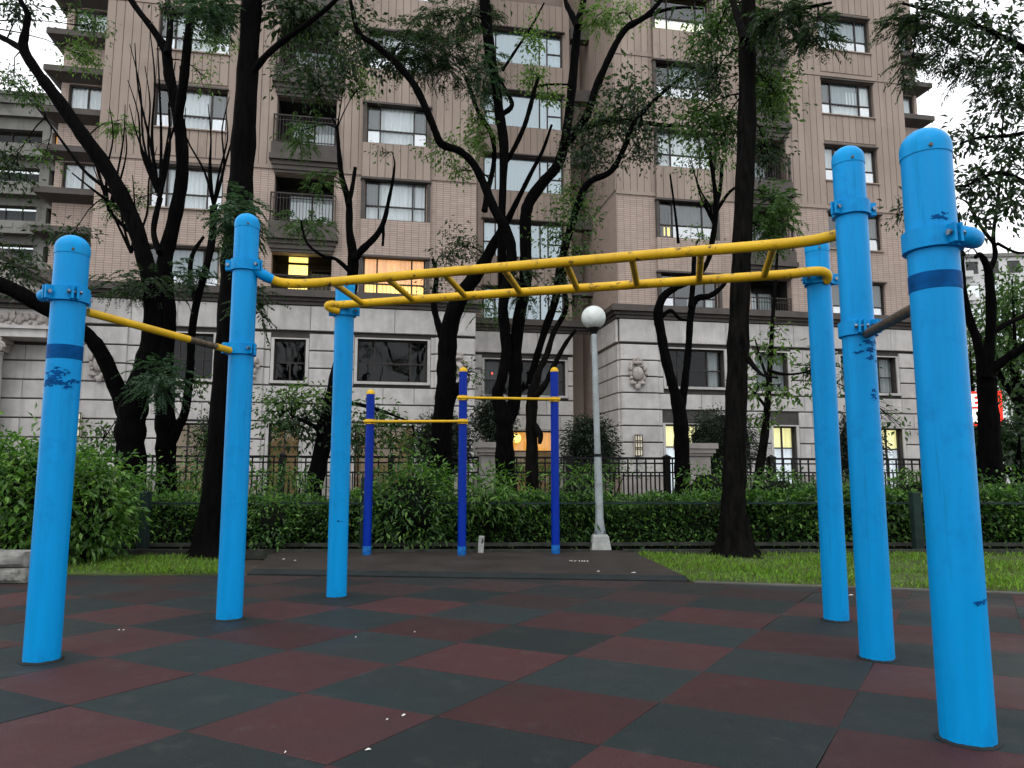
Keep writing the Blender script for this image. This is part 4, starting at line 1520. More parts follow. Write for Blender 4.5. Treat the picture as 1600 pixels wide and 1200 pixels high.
# base windows and lit doors
for o in SW_L:
    wd = o[1] - o[0]
    window(*o, .06, cols=(.5, .5) if wd < 1.3 else (.24, .52, .24), rows=(.45, .55), glass='glass_dark', back=None)
for o, bk in zip(SW_R, ([(0, .1, 'curtain_grey'), (.78, .95, 'curtain')], C2, C2)):
    window(*o, .06, cols=(.5, .5) if o[1] - o[0] < 1.6 else (.24, .5, .26), rows=(.45, .55), glass='glass_dark', cover=bk)
window(*SW_C[0], YC + .06, cols=(.2, .2, .3, .3), rows=(.42, .58), glass='glass_dark', back='curtain_grey', cover=[(0, .18, 'curtain_grey'), (.7, .9, 'curtain_grey')])
def litdoor(o, y, top, low, cols=(.5, .5), rows=(.68, .32), glass='glass_clear'):
    x0, x1, z0, z1 = o
    D = window(x0, x1, z0, z1, y + .1, cols=cols, rows=rows, glass=glass, back=None, name='lit_door')
    zm = z0 + (z1 - z0) * rows[0]
    for (a, b, m) in ((z0 + .02, zm - .02, low), (zm + .02, z1 - .02, top)):
        mb = MB()
        mb.quad((x0 + .02, y + .36, a), (x1 - .02, y + .36, a), (x1 - .02, y + .36, b), (x0 + .02, y + .36, b))
        mb.build('lit_panel', M[m], D)
litdoor(GL_R[0], 0, 'lit_cream', 'lit_cool', (.33, .34, .33))
litdoor(GL_R[1], 0, 'lit_cream', 'lit_cool')
litdoor(GL_R[2], 0, 'lit_cream', 'lit_cool', (.3, .35, .35))
litdoor(GL_L[0], 0, 'lit_dim', 'lit_dim')
litdoor(GL_L[1], 0, 'lit_dim', 'lit_dim', (.3, .3, .4))
litdoor(GL_L[2], 0, 'lit_dim', 'lit_dim')
litdoor(GL_C[0], YC, 'lit_amber', 'lit_dim', (.5, .5))
mb = MB()
mb.blob((0, 0, 0), (.2, .2, .2), 16, 10)
o = mb.build('door_globe_lamp', M['lit_yellow'], bld, True)
o.location = (.75, YC - .5, 2.55)
mb = MB()
mb.box(-.25, -.18, YC - .02, YC + .02, 5.3, 5.37)
mb.build('red_indicator', M['bulb_red'], bld)
# wall lanterns: cream glass boxes in black bars
def lantern(x, z, y):
    mb = MB()
    for k in (-.15, -.05, .05, .15):
        mb.box(x + k - .012, x + k + .012, y - .17, y - .15, z - .4, z + .4)
    for q in (-.4, -.14, -.08, .12, .18, .4):
        mb.box(x - .16, x + .16, y - .175, y - .146, z + q - .012, z + q + .012)
    mb.box(x - .12, x + .12, y - .05, y, z - .4, z + .4)
    L = mb.build('wall_lantern', M['black_iron'], bld)
    mb = MB()
    mb.box(x - .14, x + .14, y - .145, y - .052, z - .38, z + .38)
    mb.build('lantern_glass', M['lit_lantern'], L)
M['lit_lantern'] = curtain_mat('lantern_glass', (0.75, 0.7, 0.55), 0.12, (1.0, 0.85, 0.55))
lantern(4.9, 2.15, -.16)
lantern(-15.0, 2.7, -.16)

# ---- corner bays with slabs on both ends
def corner_bay(x0, x1, sgn, ks):
    mb = MB()
    y = .9
    ops = [(x0 + .25, x1 - .15, 13.9 - STOREY + STOREY * (k - 1) + .35, 15.05 - STOREY + STOREY * (k - 1) + .35) for k in ks]
    wall(mb, x0, x1, 0, TOP - 1.5, y, ops)
    if sgn < 0:
        mb.quad((x0, y + 9, 0), (x0, y, 0), (x0, y, TOP - 1.5), (x0, y + 9, TOP - 1.5))
    else:
        mb.quad((x1, y, 0), (x1, y + 9, 0), (x1, y + 9, TOP - 1.5), (x1, y, TOP - 1.5))
    mb.build('corner_wall', M['brick'], bld)
    for o in ops:
        window(o[0], o[1], o[2], o[3], y, cols=(.5, .5), rows=(1.0,), cover=C2)
        for (za, zb) in ((o[2] - .42, o[2] - .02), (o[3] + .02, o[3] + .42)):
            mb = MB()
            xa, xb = (x0 - .45, x1 - .01) if sgn < 0 else (x0 + .01, x1 + .45)
            i = len(mb.v)
            t = .35
            ia, ib = (xa + t, xb) if sgn < 0 else (xa, xb - t)
            mb.v += [(ia, y - .02, za), (ib, y - .02, za), (ib, y + 1.5, za), (ia, y + 1.5, za), (xa, y - .5, za + .18), (xb, y - .5, za + .18), (xb, y + 1.5, za + .18), (xa, y + 1.5, za + .18)]
            mb.f += [tuple(i + q for q in f) for f in ((0, 3, 2, 1), (0, 1, 5, 4), (1, 2, 6, 5), (2, 3, 7, 6), (3, 0, 4, 7))]
            mb.box(xa, xb, y - .5, y + 1.5, za + .1801, zb)
            mb.build('corner_slab', M['moulding'], bld)
corner_bay(-16.75, -15.06, -1, range(0, 4))
corner_bay(17.76, 19.2, 1, range(0, 5))

# ---- classical portico at the left end
def column(x, y):
    mb = MB()
    n = 32
    base = len(mb.v)
    prof = [(.50, .3), (.50, .42), (.44, .45), (.40, .5), (.395, 2.0), (.36, 4.2), (.345, 4.95), (.37, 4.97), (.37, 5.03)]
    for r, z in prof:
        for k in range(n):
            a = 2 * math.pi * k / n
            q = r * (1 - (.045 if (k % 2 and .45 < z < 4.96) else 0))
            mb.v.append((x + q * math.cos(a), y + q * math.sin(a), z))
    for i in range(len(prof) - 1):
        for k in range(n):
            a = base + i * n + k
            b = base + i * n + (k + 1) % n
            mb.f.append((a, b, b + n, a + n))
    C = mb.build('column', M['stone'], bld)
    mb = MB()
    mb.box(x - .48, x + .48, y - .42, y + .42, 5.32, 5.48)
    for s in (-1, 1):
        pts = []
        for k in range(22):
            t = k / 21 * 2.2 * 2 * math.pi
            rr = .2 * (1 - k / 24)
            pts.append(Vector((x + s * .40 + rr * math.cos(t) * s, y - .42, 5.14 + rr * math.sin(t))))
        mb.tube(pts, .045, 6)
    mb.box(x - .4, x + .4, y - .40, y + .4, 5.05, 5.318)
    mb.build('capital', M['carved'], C)
YP = -.75
column(-17.55, YP)
column(-20.6, YP)
mb = MB()
mb.box(-22.0, -15.4, YP + .55, 6, 0, 5.5)
mb.build('portico_wall', M['stone_dark'], bld)
stones(-22.0, -15.42, .98, 5.4, YP + .55, [], bld, w0=1.3, proud=.06)
mb = MB()
mb.box(-22, -15.75, YP - .45, YP + .6, 5.49, 5.75)
mb.box(-22, -15.65, YP - .55, YP + .6, 5.752, 5.86)
mb.box(-22, -15.80, YP - .40, YP + .6, 5.862, 6.42)
mb.build('entablature', M['stone'], bld)
mb = MB()
for (d, z0, z1) in ((.55, 6.422, 6.55), (.75, 6.552, 6.72), (.95, 6.722, 6.9)):
    mb.box(-22, -16.2 + d, YP - d, YP + .6, z0, z1)
mb.build('portico_cornice', M['moulding'], bld)
mb = MB()
for k in range(30):
    x = -21.9 + k * .205
    mb.blob((x, YP - .42, 6.14 + .05 * math.sin(k * 2.1)), (.12, .09, .17 + .05 * math.sin(k * 1.3)), 7, 5)
    mb.blob((x + .1, YP - .42, 6.0 + .08 * math.cos(k * 1.7)), (.07, .07, .08), 6, 5)
mb.build('carved_frieze', M['carved'], bld, True)['kind'] = 'stuff'
mb = MB()
i = len(mb.v)
for y in (YP - .35, YP + .6):
    mb.v += [(-26.5, y, 6.902), (-15.7, y, 6.902), (-21.1, y, 9.9)]
mb.f += [(0, 1, 2), (5, 4, 3), (1, 4, 5, 2), (0, 2, 5, 3)]
mb.build('tympanum', M['carved'], bld)
for (xa, za, xb, zb) in ((-15.3, 6.95, -21.1, 10.15), (-26.9, 6.95, -21.1, 10.15)):
    mb = MB()
    for (y0, y1, t0, t1) in ((YP - .6, YP + .7, 0, .16), (YP - .85, YP + .7, .162, .36)):
        i = len(mb.v)
        mb.v += [(xa, y0, za + t0), (xb, y0, zb + t0), (xb, y1, zb + t0), (xa, y1, za + t0), (xa, y0, za + t1), (xb, y0, zb + t1), (xb, y1, zb + t1), (xa, y1, za + t1)]
        mb.f += [tuple(i + q for q in f) for f in ((0, 3, 2, 1), (4, 5, 6, 7), (0, 1, 5, 4), (1, 2, 6, 5), (2, 3, 7, 6), (3, 0, 4, 7))]
    mb.build('raking_cornice', M['moulding'], bld)

# ================================================================== OTHER BUILDINGS
gb = empty('grey_apartment_building', (-34.5, 54, 0), R(8))
tag(gb, 'grey concrete apartment block with open balconies at the far left edge', 'building')
GT = 29.6
gops = []
for k in range(9):
    z = GT - 4.6 - 3.02 * k
    gops += [(-9.0, -6.4, z + .95, z + 2.3), (-5.2, -1.6, z + .95, z + 2.3), (-.9, -.05, z + 1.0, z + 2.2), (-12.5, -10, z + .95, z + 2.3)]
mb = MB()
wall(mb, -14, 2.2, 0, GT, 0, gops, .8)
mb.quad((2.2, 0, 0), (2.2, 12, 0), (2.2, 12, GT), (2.2, 0, GT))
mb.quad((-14, 0, GT), (2.2, 0, GT), (2.2, 12, GT), (-14, 12, GT))
mb.build('wall', M['grey_render'], gb)
mb = MB()
mb.box(.9, 2.5, -.5, -.002, 0, GT - 2.4)
mb.build('pilaster', M['grey_render'], gb)
mb = MB()
mb.box(-14, 2.8, -.7, 0, GT - .5, GT + .1)
mb.box(-14, 2.6, -.45, 0, GT - 1.4, GT - .502)
mb.box(-14, 2.9, -.9, 12, GT + .102, GT + .35)
mb.build('roof_cornice', M['grey_render'], gb)
for j, o in enumerate(gops):
    mb = MB()
    w = o[1] - o[0]
    for x in np.linspace(o[0], o[1] - .06, 4 if w > 1 else 2):
        mb.box(x, x + .06, .5, .56, o[2], o[3])
    mb.box(o[0], o[1], .5, .56, o[3] - .06, o[3])
    W = mb.build('window', M['frame'], gb)
    mb = MB()
    mb.quad((o[0], .6, o[2]), (o[1], .6, o[2]), (o[1], .6, o[3]), (o[0], .6, o[3]))
    lit = (j == 2)
    mb.build('pane', M['lit_amber'] if lit else M['glass_dark'], W)
    mb = MB()
    mb.quad((o[0], 1.2, o[2]), (o[1], 1.2, o[2]), (o[1], 1.2, o[3]), (o[0], 1.2, o[3]))
    mb.build('blind', M['curtain_grey'] if j % 3 == 0 else M['room'], W)
for k in range(9):
    z = GT - 4.6 - 3.02 * k
    mb = MB()
    mb.box(-14, 1.4, -.9, 0, z - .12, z + .12)
    mb.box(-14, -1.2, -.9, -.8, z + .122, z + .85)
    for q in range(12):
        x = -13.6 + q * 1.02
        mb.box(x, x + .7, -.94, -.902, z + .3, z + .7)
    mb.build('balcony', M['grey_render'], gb)

fb = empty('pale_tower_block', at(1585, 700, 95).to_2d().to_3d(), R(-6))
tag(fb, 'pale far-off block of flats showing between the trees at the right edge', 'building')
FZ = at(1560, 402, 95).z
fops = [(x, x + 1.6, z, z + 1.7) for x in (-4.2, -1.6, 1.0, 3.6, 6.2) for z in np.arange(2, FZ - 2, 3.2)]
mb = MB()
wall(mb, -5, 9, 0, FZ, 0, fops, .3)
mb.quad((-5, 12, 0), (-5, 0, 0), (-5, 0, FZ), (-5, 12, FZ))
mb.quad((-5, 0, FZ), (9, 0, FZ), (9, 12, FZ), (-5, 12, FZ))
mb.build('wall', M['far_wall'], fb)
mb = MB()
mb.box(-5.3, 9.3, -.3, 12, FZ + .01, FZ + .5)
mb.build('roof_edge', M['grey_render'], fb)
for o in fops:
    mb = MB()
    mb.quad((o[0], .25, o[2]), (o[1], .25, o[2]), (o[1], .25, o[3]), (o[0], .25, o[3]))
    mb.build('window', M['glass_dark'], fb)
for z in np.arange(2, FZ - 2, 3.2):
    mb = MB()
    mb.box(-5.9, -3.6, -.7, -.002, z - .5, z + .3)
    mb.build('balcony', M['far_wall'], fb)

# ================================================================== IRON FENCE, PILLARS, RAIL FENCE
FA = R(10.5)
FO = at(440, 740, 18.0)
FO.z = 0
fence = empty('iron_fence', FO, FA)
tag(fence, 'black iron railing with square posts between the hedge and the stone base', 'fence')
FX0, FX1 = -9.0, 19.5
for (z, h) in ((1.43, .055), (1.30, .04), (1.06, .04), (.16, .045)):
    mb = MB()
    mb.box(FX0, FX1, -.02, .02, z, z + h)
    mb.build('rail', M['black_iron'], fence)
pk = MB()
pk.box(-.016, .016, -.014, .014, .08, 1.059)
pk_me = pk.mesh('picket', M['black_iron'])
pl = MB()
pl.box(-.018, .018, -.015, .015, .08, 1.429)
pl_me = pl.mesh('picket', M['black_iron'])
n = int((FX1 - FX0) / .125)
for k in range(n):
    x = FX0 + .06 + k * .125
    put('picket', pl_me if k % 2 == 0 else pk_me, fence, (x, 0, 0))
fp = MB()
fp.box(-.075, .075, -.075, .075, 0, 1.47)
fp.box(-.095, .095, -.095, .095, 1.4705, 1.51)
fp.v += [(-.08, -.08, 1.5105), (.08, -.08, 1.5105), (.08, .08, 1.5105), (-.08, .08, 1.5105), (0, 0, 1.57)]
i = len(fp.v) - 5
fp.f += [(i, i + 1, i + 4), (i + 1, i + 2, i + 4), (i + 2, i + 3, i + 4), (i + 3, i, i + 4)]
fp_me = fp.mesh('post', M['black_iron'])
for x in (-7.8, -5.2, -2.6, 0, 2.63, 7.2, 9.9, 12.95, 15.8, 18.6):
    put('post', fp_me, fence, (x, 0, 0))

def pillar(px, label, Y):
    p = at(px, 740, Y)
    e = empty('stone_pillar', (p.x, p.y, 0), FA)
    tag(e, label, 'pillar', 'stone pillars along the iron railing')
    mb = MB()
    for z in (0, .5, 1.0):
        mb.cbox(-.28, .28, -.28, .28, z + .01, z + .49, .015)
    mb.build('shaft', M['plinth'], e)
    mb = MB()
    mb.box(-.33, .33, -.33, .33, 1.5, 1.57)
    mb.box(-.38, .38, -.38, .38, 1.572, 1.68)
    mb.box(-.43, .43, -.43, .43, 1.682, 1.82)
    mb.build('capstone', M['plinth'], e)
pillar(768, 'squat stone pillar with stepped capstone left of the pale globe lamp', 18.6)
pillar(1088, 'squat stone pillar with stepped capstone beside the dark clipped bush', 19.2)

rf = empty('timber_rail_fence', (0, 9.75, 0))
tag(rf, 'low dark green timber rail fence in front of the clipped hedge', 'fence')
for x, h, y in ((-7.6, .78, 0), (-4.80, .79, 0), (-1.93, .98, .05), (5.28, .78, 0), (8.2, .78, 0)):
    mb = MB()
    mb.cbox(-.055, .055, -.055, .055, -.05, h, .012)
    mb.build('post', M['green_wood'], rf).location = (x, y, 0)
for z, t in ((.62, .014), (.075, .022)):
    for (a, b, ya, yb) in ((-9.5, -1.93, .09, .12), (-1.93, 2.5, .12, .27), (2.5, 9.5, .27, .09)):
        mb = MB()
        mb.v = [(a, ya - .02, z), (b, yb - .02, z), (b, yb + .02, z), (a, ya + .02, z), (a, ya - .02, z + 2 * t), (b, yb - .02, z + 2 * t), (b, yb + .02, z + 2 * t), (a, ya + .02, z + 2 * t)]
        mb.f = [(0, 3, 2, 1), (4, 5, 6, 7), (0, 1, 5, 4), (1, 2, 6, 5), (2, 3, 7, 6), (3, 0, 4, 7)]
        mb.build('rail', M['timber'] if z < .3 else M['green_wood'], rf)
# weathered board edging at the foot
eb = empty('timber_edging', (0, 9.55, 0))
tag(eb, 'weathered low timber edging board along the foot of the hedge bed', 'edging')
for (a, b) in ((-8, -5), (-5, -2.1), (-2.1, 1), (1.4, 4.1), (4.1, 6.6), (6.6, 9.2)):
    mb = MB()
    mb.box(a + .01, b - .01, -.03, .03, -.05, .07)
    mb.build('board', M['timber'], eb)

# cut stone border at the left edge of the floor
sb = empty('stone_border', gnd(5, 912) + Vector((0, .1, 0)))
tag(sb, 'low border of rough grey stone blocks at the left edge of the rubber floor', 'stone border')
for (x, z, w) in ((-.6, 0, .42), (-.17, 0, .36), (-.6, .15, .40), (-.19, .15, .38)):
    mb = MB()
    mb.cbox(x, x + w, -.12, .14, z, z + .14, .03)
    for q in range(len(mb.v)):
        v = mb.v[q]
        mb.v[q] = (v[0] + random.uniform(-.01, .01), v[1] + random.uniform(-.01, .01), v[2] + random.uniform(-.006, .006))
    mb.build('stone', M['rock'], sb)

# ================================================================== RED LIT SIGN
sp = at(1540, 638, 30.0)
sg = empty('red_shop_sign', (sp.x, sp.y, sp.z - .75), R(-12))
tag(sg, 'small red backlit sign with white characters beyond the right-hand tree', 'sign')
mb = MB()
mb.box(-.62, .62, 0, .25, .05, 1.45)
mb.build('sign_box', M['sign_red'], sg)
mb = MB()
UPY = Vector((0, -1, 0))
def ch(segs, x, z, w, h, t):
    strokes(mb, segs, Vector((x, -.006, z)), Vector((w, 0, 0)), Vector((0, 0, h)), t, up=UPY)
ch([(0, 1, 1, 1), (0, .5, .8, .5), (0, 0, 1, 0), (.3, 0, .3, 1)], -.55, .88, .36, .42, .045)
ch([(.2, 1, .8, 1), (.5, 0, .5, 1), (0, 0, 1, 0), (.2, .5, .8, .5)], .12, .88, .34, .40, .045)
ch([(0, 0, 0, 1), (0, 1, 1, 1), (1, 1, 1, 0), (0, 0, 1, 0), (0, .5, 1, .5), (.5, 0, .5, 1), (.25, .2, .25, .8), (.75, .2, .75, .8)], -.5, .2, .34, .48, .05)
ch([(0, 0, 0, 1), (0, 1, 1, 1), (1, 1, 1, 0), (0, 0, 1, 0), (0, .5, 1, .5), (.5, 0, .5, 1), (.25, .2, .25, .8)], .12, .2, .30, .48, .05)
mb.build('lettering', M['sign_white'], sg)['kind'] = 'stuff'
mb = MB()
mb.box(-.05, .05, .26, .34, -sp.z + .7, 1.3)
mb.build('sign_post', M['black_iron'], sg)

# ================================================================== TREES
def tree(name, label, Y, limbs, leaf=(), bark_m='bark', shoot=(), root=None, group='trees between the floor and the building', twig_m=None):
    """limbs: lists of (x, y, width) surveyed points with a depth lean; leaf: foliage masses"""
    x0, y0, w0 = limbs[0][0][0]
    b = at(x0, y0, Y)
    t = empty(name, (b.x, Y, 0))
    tag(t, label, 'tree', group)
    mb = MB()
    skel = []
    for pts, dy in limbs:
        skel += limb(mb, pts, Y, dy)
    if b.z > 0:
        wb = pxw(w0, Y) / 2
        mb.tube([(b.x, Y, -.08), (b.x, Y, b.z * .15), (b.x, Y, b.z * .6), (b.x, Y, b.z + .02)], [wb * 1.5, wb * 1.25, wb * 1.06, wb], 10)
    if root:
        flare(mb, (b.x, Y, 0.0), root, .5, seed=int(x0))
    for (x, y, n, h, w, sp) in shoot:
        shoots(mb, x, y, Y, n, h, w, sp)
    for L in leaf:
        dy = L[7] if len(L) > 7 else 0.0
        yy = Y + dy
        c = at(L[2], L[3], yy)
        r = (pxw(L[4], yy), pxw(max(L[4], L[5]) * .9, yy), pxw(L[5], yy))
        q = min(skel, key=lambda p: (p - c).length_squared)
        m = q.lerp(c, .5) + Vector((random.uniform(-.1, .1), random.uniform(-.1, .1), .12))
        mb.tube([q, q.lerp(m, .5) + Vector((0, 0, .03)), m, c], [.016, .013, .010, .007], 5)
        for _ in range(9):
            v = Vector((random.gauss(0, 1), random.gauss(0, 1), random.gauss(0, 1))).normalized() * random.uniform(.5, 1.0)
            e = c + Vector((v.x * r[0], v.y * r[1], v.z * r[2]))
            st = m.lerp(c, random.uniform(.2, 1))
            k_ = st.lerp(e, .5) + Vector((random.uniform(-.06, .06), random.uniform(-.06, .06), random.uniform(0, .09)))
            mb.tube([st, k_, e], [.007, .005, .002], 4)
    off = Vector((b.x, Y, 0))
    mb.v = [(v[0] - off.x, v[1] - off.y, v[2]) for v in mb.v]
    mb.build('trunk', M[bark_m], t, True)
    by = {}
    for L in leaf:
        kind, mname, x, y, rx, ry, n = L[:7]
        dy = L[7] if len(L) > 7 else 0.0
        dr = L[8] if len(L) > 8 else None
        c = at(x, y, Y + dy)
        r = (pxw(rx, Y + dy), pxw(max(rx, ry) * .9, Y + dy) if dr is None else dr, pxw(ry, Y + dy))
        bag = by.setdefault(mname, LeafBag())
        c = np.array(c - off)
        if kind == 'o':
            bag.spray(c, r, int(n * 2.2), length=.12)
        elif kind == 's':
            bag.spray(c, r, int(n * 2.4), length=.088)
        elif kind == 'b':
            bag.spray(c, r, n, length=.16)
        else:
            bag.ferns(c, r, int(n * 2.1))
    for mname, bag in by.items():
        bag.build('crown', M[mname], t)
    return t
D, MI, LI, FE = 'leaf_dark', 'leaf_mid', 'leaf_light', 'leaf_fern'
tree('leaning_tree', 'dark tree with one long limb sweeping up to the top left corner', 13.0, [
    ([(205, 800, 46), (205, 730, 44), (204, 670, 44), (212, 625, 42), (228, 570, 34), (240, 510, 32), (240, 455, 31), (228, 410, 27), (208, 345, 25), (172, 272, 24), (130, 212, 22), (88, 152, 20), (58, 112, 17), (37, 76, 16), (40, 48, 12), (43, 22, 10), (32, 0, 8), (18, -40, 6)], -.8),
    ([(200, 650, 30), (180, 600, 25), (160, 555, 23), (138, 525, 22), (100, 498, 22), (60, 475, 24), (10, 448, 24), (-50, 430, 22), (-120, 380, 16)], -1.2),
    ([(37, 78, 12), (15, 65, 10), (-10, 50, 9), (-50, 10, 6)], .5),
    ([(188, 310, 8), (160, 290, 6), (130, 265, 5), (100, 225, 4), (75, 190, 3), (55, 165, 2)], .8),
    ([(190, 330, 7), (150, 300, 4), (112, 270, 2)], -.5),
    ([(215, 372, 8), (190, 350, 7), (172, 330, 6), (160, 290, 5), (145, 240, 4), (135, 210, 3)], .9),
], [
    ('o', D, 25, 8, 45, 16, 160), ('s', MI, 148, 42, 28, 20, 130, 2), ('s', LI, 130, 88, 34, 24, 260, 2), ('s', MI, 22, 128, 34, 20, 150), ('s', MI, 50, 145, 26, 14, 90),
    ('o', D, 15, 265, 34, 40, 170, 1), ('o', MI, 70, 245, 30, 12, 40, 1), ('f', LI, 188, 195, 20, 18, 14, 1), ('f', MI, 178, 320, 12, 12, 8),
    ('o', D, 110, 370, 36, 18, 110, 1), ('o', D, 20, 420, 40, 45, 240, 1), ('f', D, 215, 445, 70, 20, 55, -.4), ('f', FE, 248, 592, 38, 36, 60, -.6),
    ('o', MI, 160, 690, 40, 40, 150, .4), ('o', MI, 125, 20, 20, 14, 40, 2), ('b', D, -20, -130, 140, 80, 600, 0), ('b', MI, 60, -190, 160, 80, 500, 1),
], shoot=[(245, 300, 5, 210, 5, 60), (170, 330, 3, 190, 5, 40), (205, 395, 4, 160, 5, 70)])
tree('forked_tree', 'slender forked tree standing just right of the long-limbed leaning tree', 13.8, [
    ([(262, 795, 32), (260, 730, 30), (259, 680, 30), (258, 620, 28), (258, 560, 26), (262, 500, 27), (258, 440, 26), (258, 405, 24), (272, 345, 22), (284, 280, 20), (284, 225, 20), (276, 170, 18), (264, 115, 17), (259, 80, 16), (238, 45, 11), (205, 0, 10), (180, -60, 7)], .4),
    ([(262, 84, 12), (266, 40, 10), (262, 0, 9), (250, -80, 6)], .8),
    ([(279, 180, 15), (287, 127, 15), (294, 60, 14), (301, 0, 13), (310, -90, 8)], -.8),
    ([(265, 700, 15), (278, 670, 14), (290, 640, 13), (297, 580, 12), (300, 520, 12), (308, 470, 12), (322, 420, 11), (332, 370, 12), (334, 322, 12)], -.5),
    ([(308, 475, 9), (298, 440, 8), (300, 400, 7), (318, 370, 5)], .5),
    ([(249, 395, 10), (240, 360, 9), (250, 310, 9)], .6),
], [
    ('o', D, 300, 20, 60, 30, 190), ('s', LI, 340, 65, 26, 30, 150, 1), ('o', D, 345, 25, 30, 24, 130), ('f', FE, 305, 425, 30, 18, 28, -.4), ('s', MI, 300, 600, 40, 26, 110),
    ('s', LI, 320, 120, 20, 40, 50, 1), ('s', MI, 215, 310, 16, 26, 60, .5), ('b', D, 290, -150, 150, 90, 700), ('s', MI, 320, 690, 26, 40, 110, .3),
], shoot=[(334, 322, 6, 190, 5, 45), (250, 310, 5, 240, 6, 50)])
tree('straight_trunk_tree', 'thick straight black trunk rising behind the second blue post', 9.15, [
    ([(322, 885, 44), (325, 840, 38), (335, 750, 34), (347, 640, 36), (357, 520, 38), (366, 410, 41), (376, 300, 41), (384, 170, 36), (393, 20, 32), (402, -120, 28), (412, -300, 22)], .5),
    ([(396, 112, 12), (415, 88, 11), (445, 62, 10), (490, 30, 8), (530, -5, 7), (570, -50, 5)], -.5),
    ([(400, -90, 18), (440, -170, 14), (520, -240, 9)], -.8),
    ([(400, -60, 18), (350, -140, 14), (260, -220, 9)], .6),
], [
    ('f', FE, 375, 340, 26, 42, 60, -.25), ('f', D, 395, 470, 16, 30, 14, -.2), ('o', D, 470, 25, 66, 30, 380, .8), ('b', D, 450, -200, 190, 90, 900), ('f', FE, 330, 15, 40, 24, 40, .4),
], root=.155)
tree('small_forked_tree', 'small pruned tree with a low leafy skirt behind the back left blue post', 14.2, [
    ([(486, 800, 28), (495, 740, 26), (506, 690, 25), (514, 640, 22), (527, 580, 20), (541, 510, 19), (549, 450, 19), (552, 405, 18), (546, 360, 12), (545, 317, 11), (534, 277, 9), (529, 230, 7), (527, 200, 5)], .3),
    ([(553, 405, 14), (566, 390, 12), (588, 368, 10), (600, 345, 8), (608, 310, 6), (614, 280, 5), (617, 255, 3)], -.4),
    ([(545, 320, 8), (551, 290, 7), (555, 262, 6)], .2),
    ([(598, 352, 6), (599, 366, 5), (598, 384, 4)], 0),
    ([(508, 690, 11), (498, 672, 9), (480, 660, 6), (455, 650, 4)], -.4),
    ([(516, 640, 10), (545, 630, 7), (590, 640, 5), (630, 655, 3)], -.4),
    ([(548, 425, 9), (525, 405, 6), (505, 400, 5), (480, 380, 4), (470, 345, 3)], -.5),
], [
    ('o', MI, 435, 650, 38, 44, 190), ('o', LI, 450, 620, 42, 18, 110), ('o', D, 478, 660, 46, 36, 260), ('o', LI, 500, 625, 34, 22, 90), ('o', MI, 585, 655, 46, 26, 190), ('o', MI, 620, 690, 44, 16, 110),
    ('o', D, 560, 690, 30, 24, 110), ('f', MI, 470, 205, 32, 38, 36, .5), ('f', D, 478, 100, 60, 46, 50, .4), ('f', MI, 500, 282, 22, 20, 16), ('f', MI, 480, 352, 44, 20, 30), ('s', LI, 648, 690, 20, 14, 20),
    ('o', D, 490, 128, 58, 26, 240), ('o', D, 540, 90, 44, 60, 300), ('s', MI, 597, 240, 12, 14, 16), ('s', LI, 565, 130, 30, 34, 120),
])
tree('bent_tree', 'bent black trunk with a broken stub between the pull-up posts', 14.6, [
    ([(688, 800, 36), (690, 730, 35), (690, 670, 33), (697, 610, 33), (698, 560, 30), (702, 515, 28), (713, 478, 27), (732, 446, 24), (754, 415, 20), (772, 380, 16), (790, 350, 12), (806, 318, 9), (830, 270, 7), (848, 235, 6), (862, 195, 4)], -.6),
    ([(700, 620, 16), (712, 614, 14), (716, 600, 9)], -.3),
    ([(694, 540, 12), (684, 505, 11), (678, 475, 10), (682, 430, 8), (676, 405, 5)], .3),
], [
    ('s', D, 722, 385, 34, 40, 190, -.3), ('s', D, 700, 400, 24, 22, 80), ('f', MI, 770, 470, 36, 26, 18), ('s', MI, 735, 585, 26, 26, 60), ('s', D, 680, 445, 20, 26, 50),
])
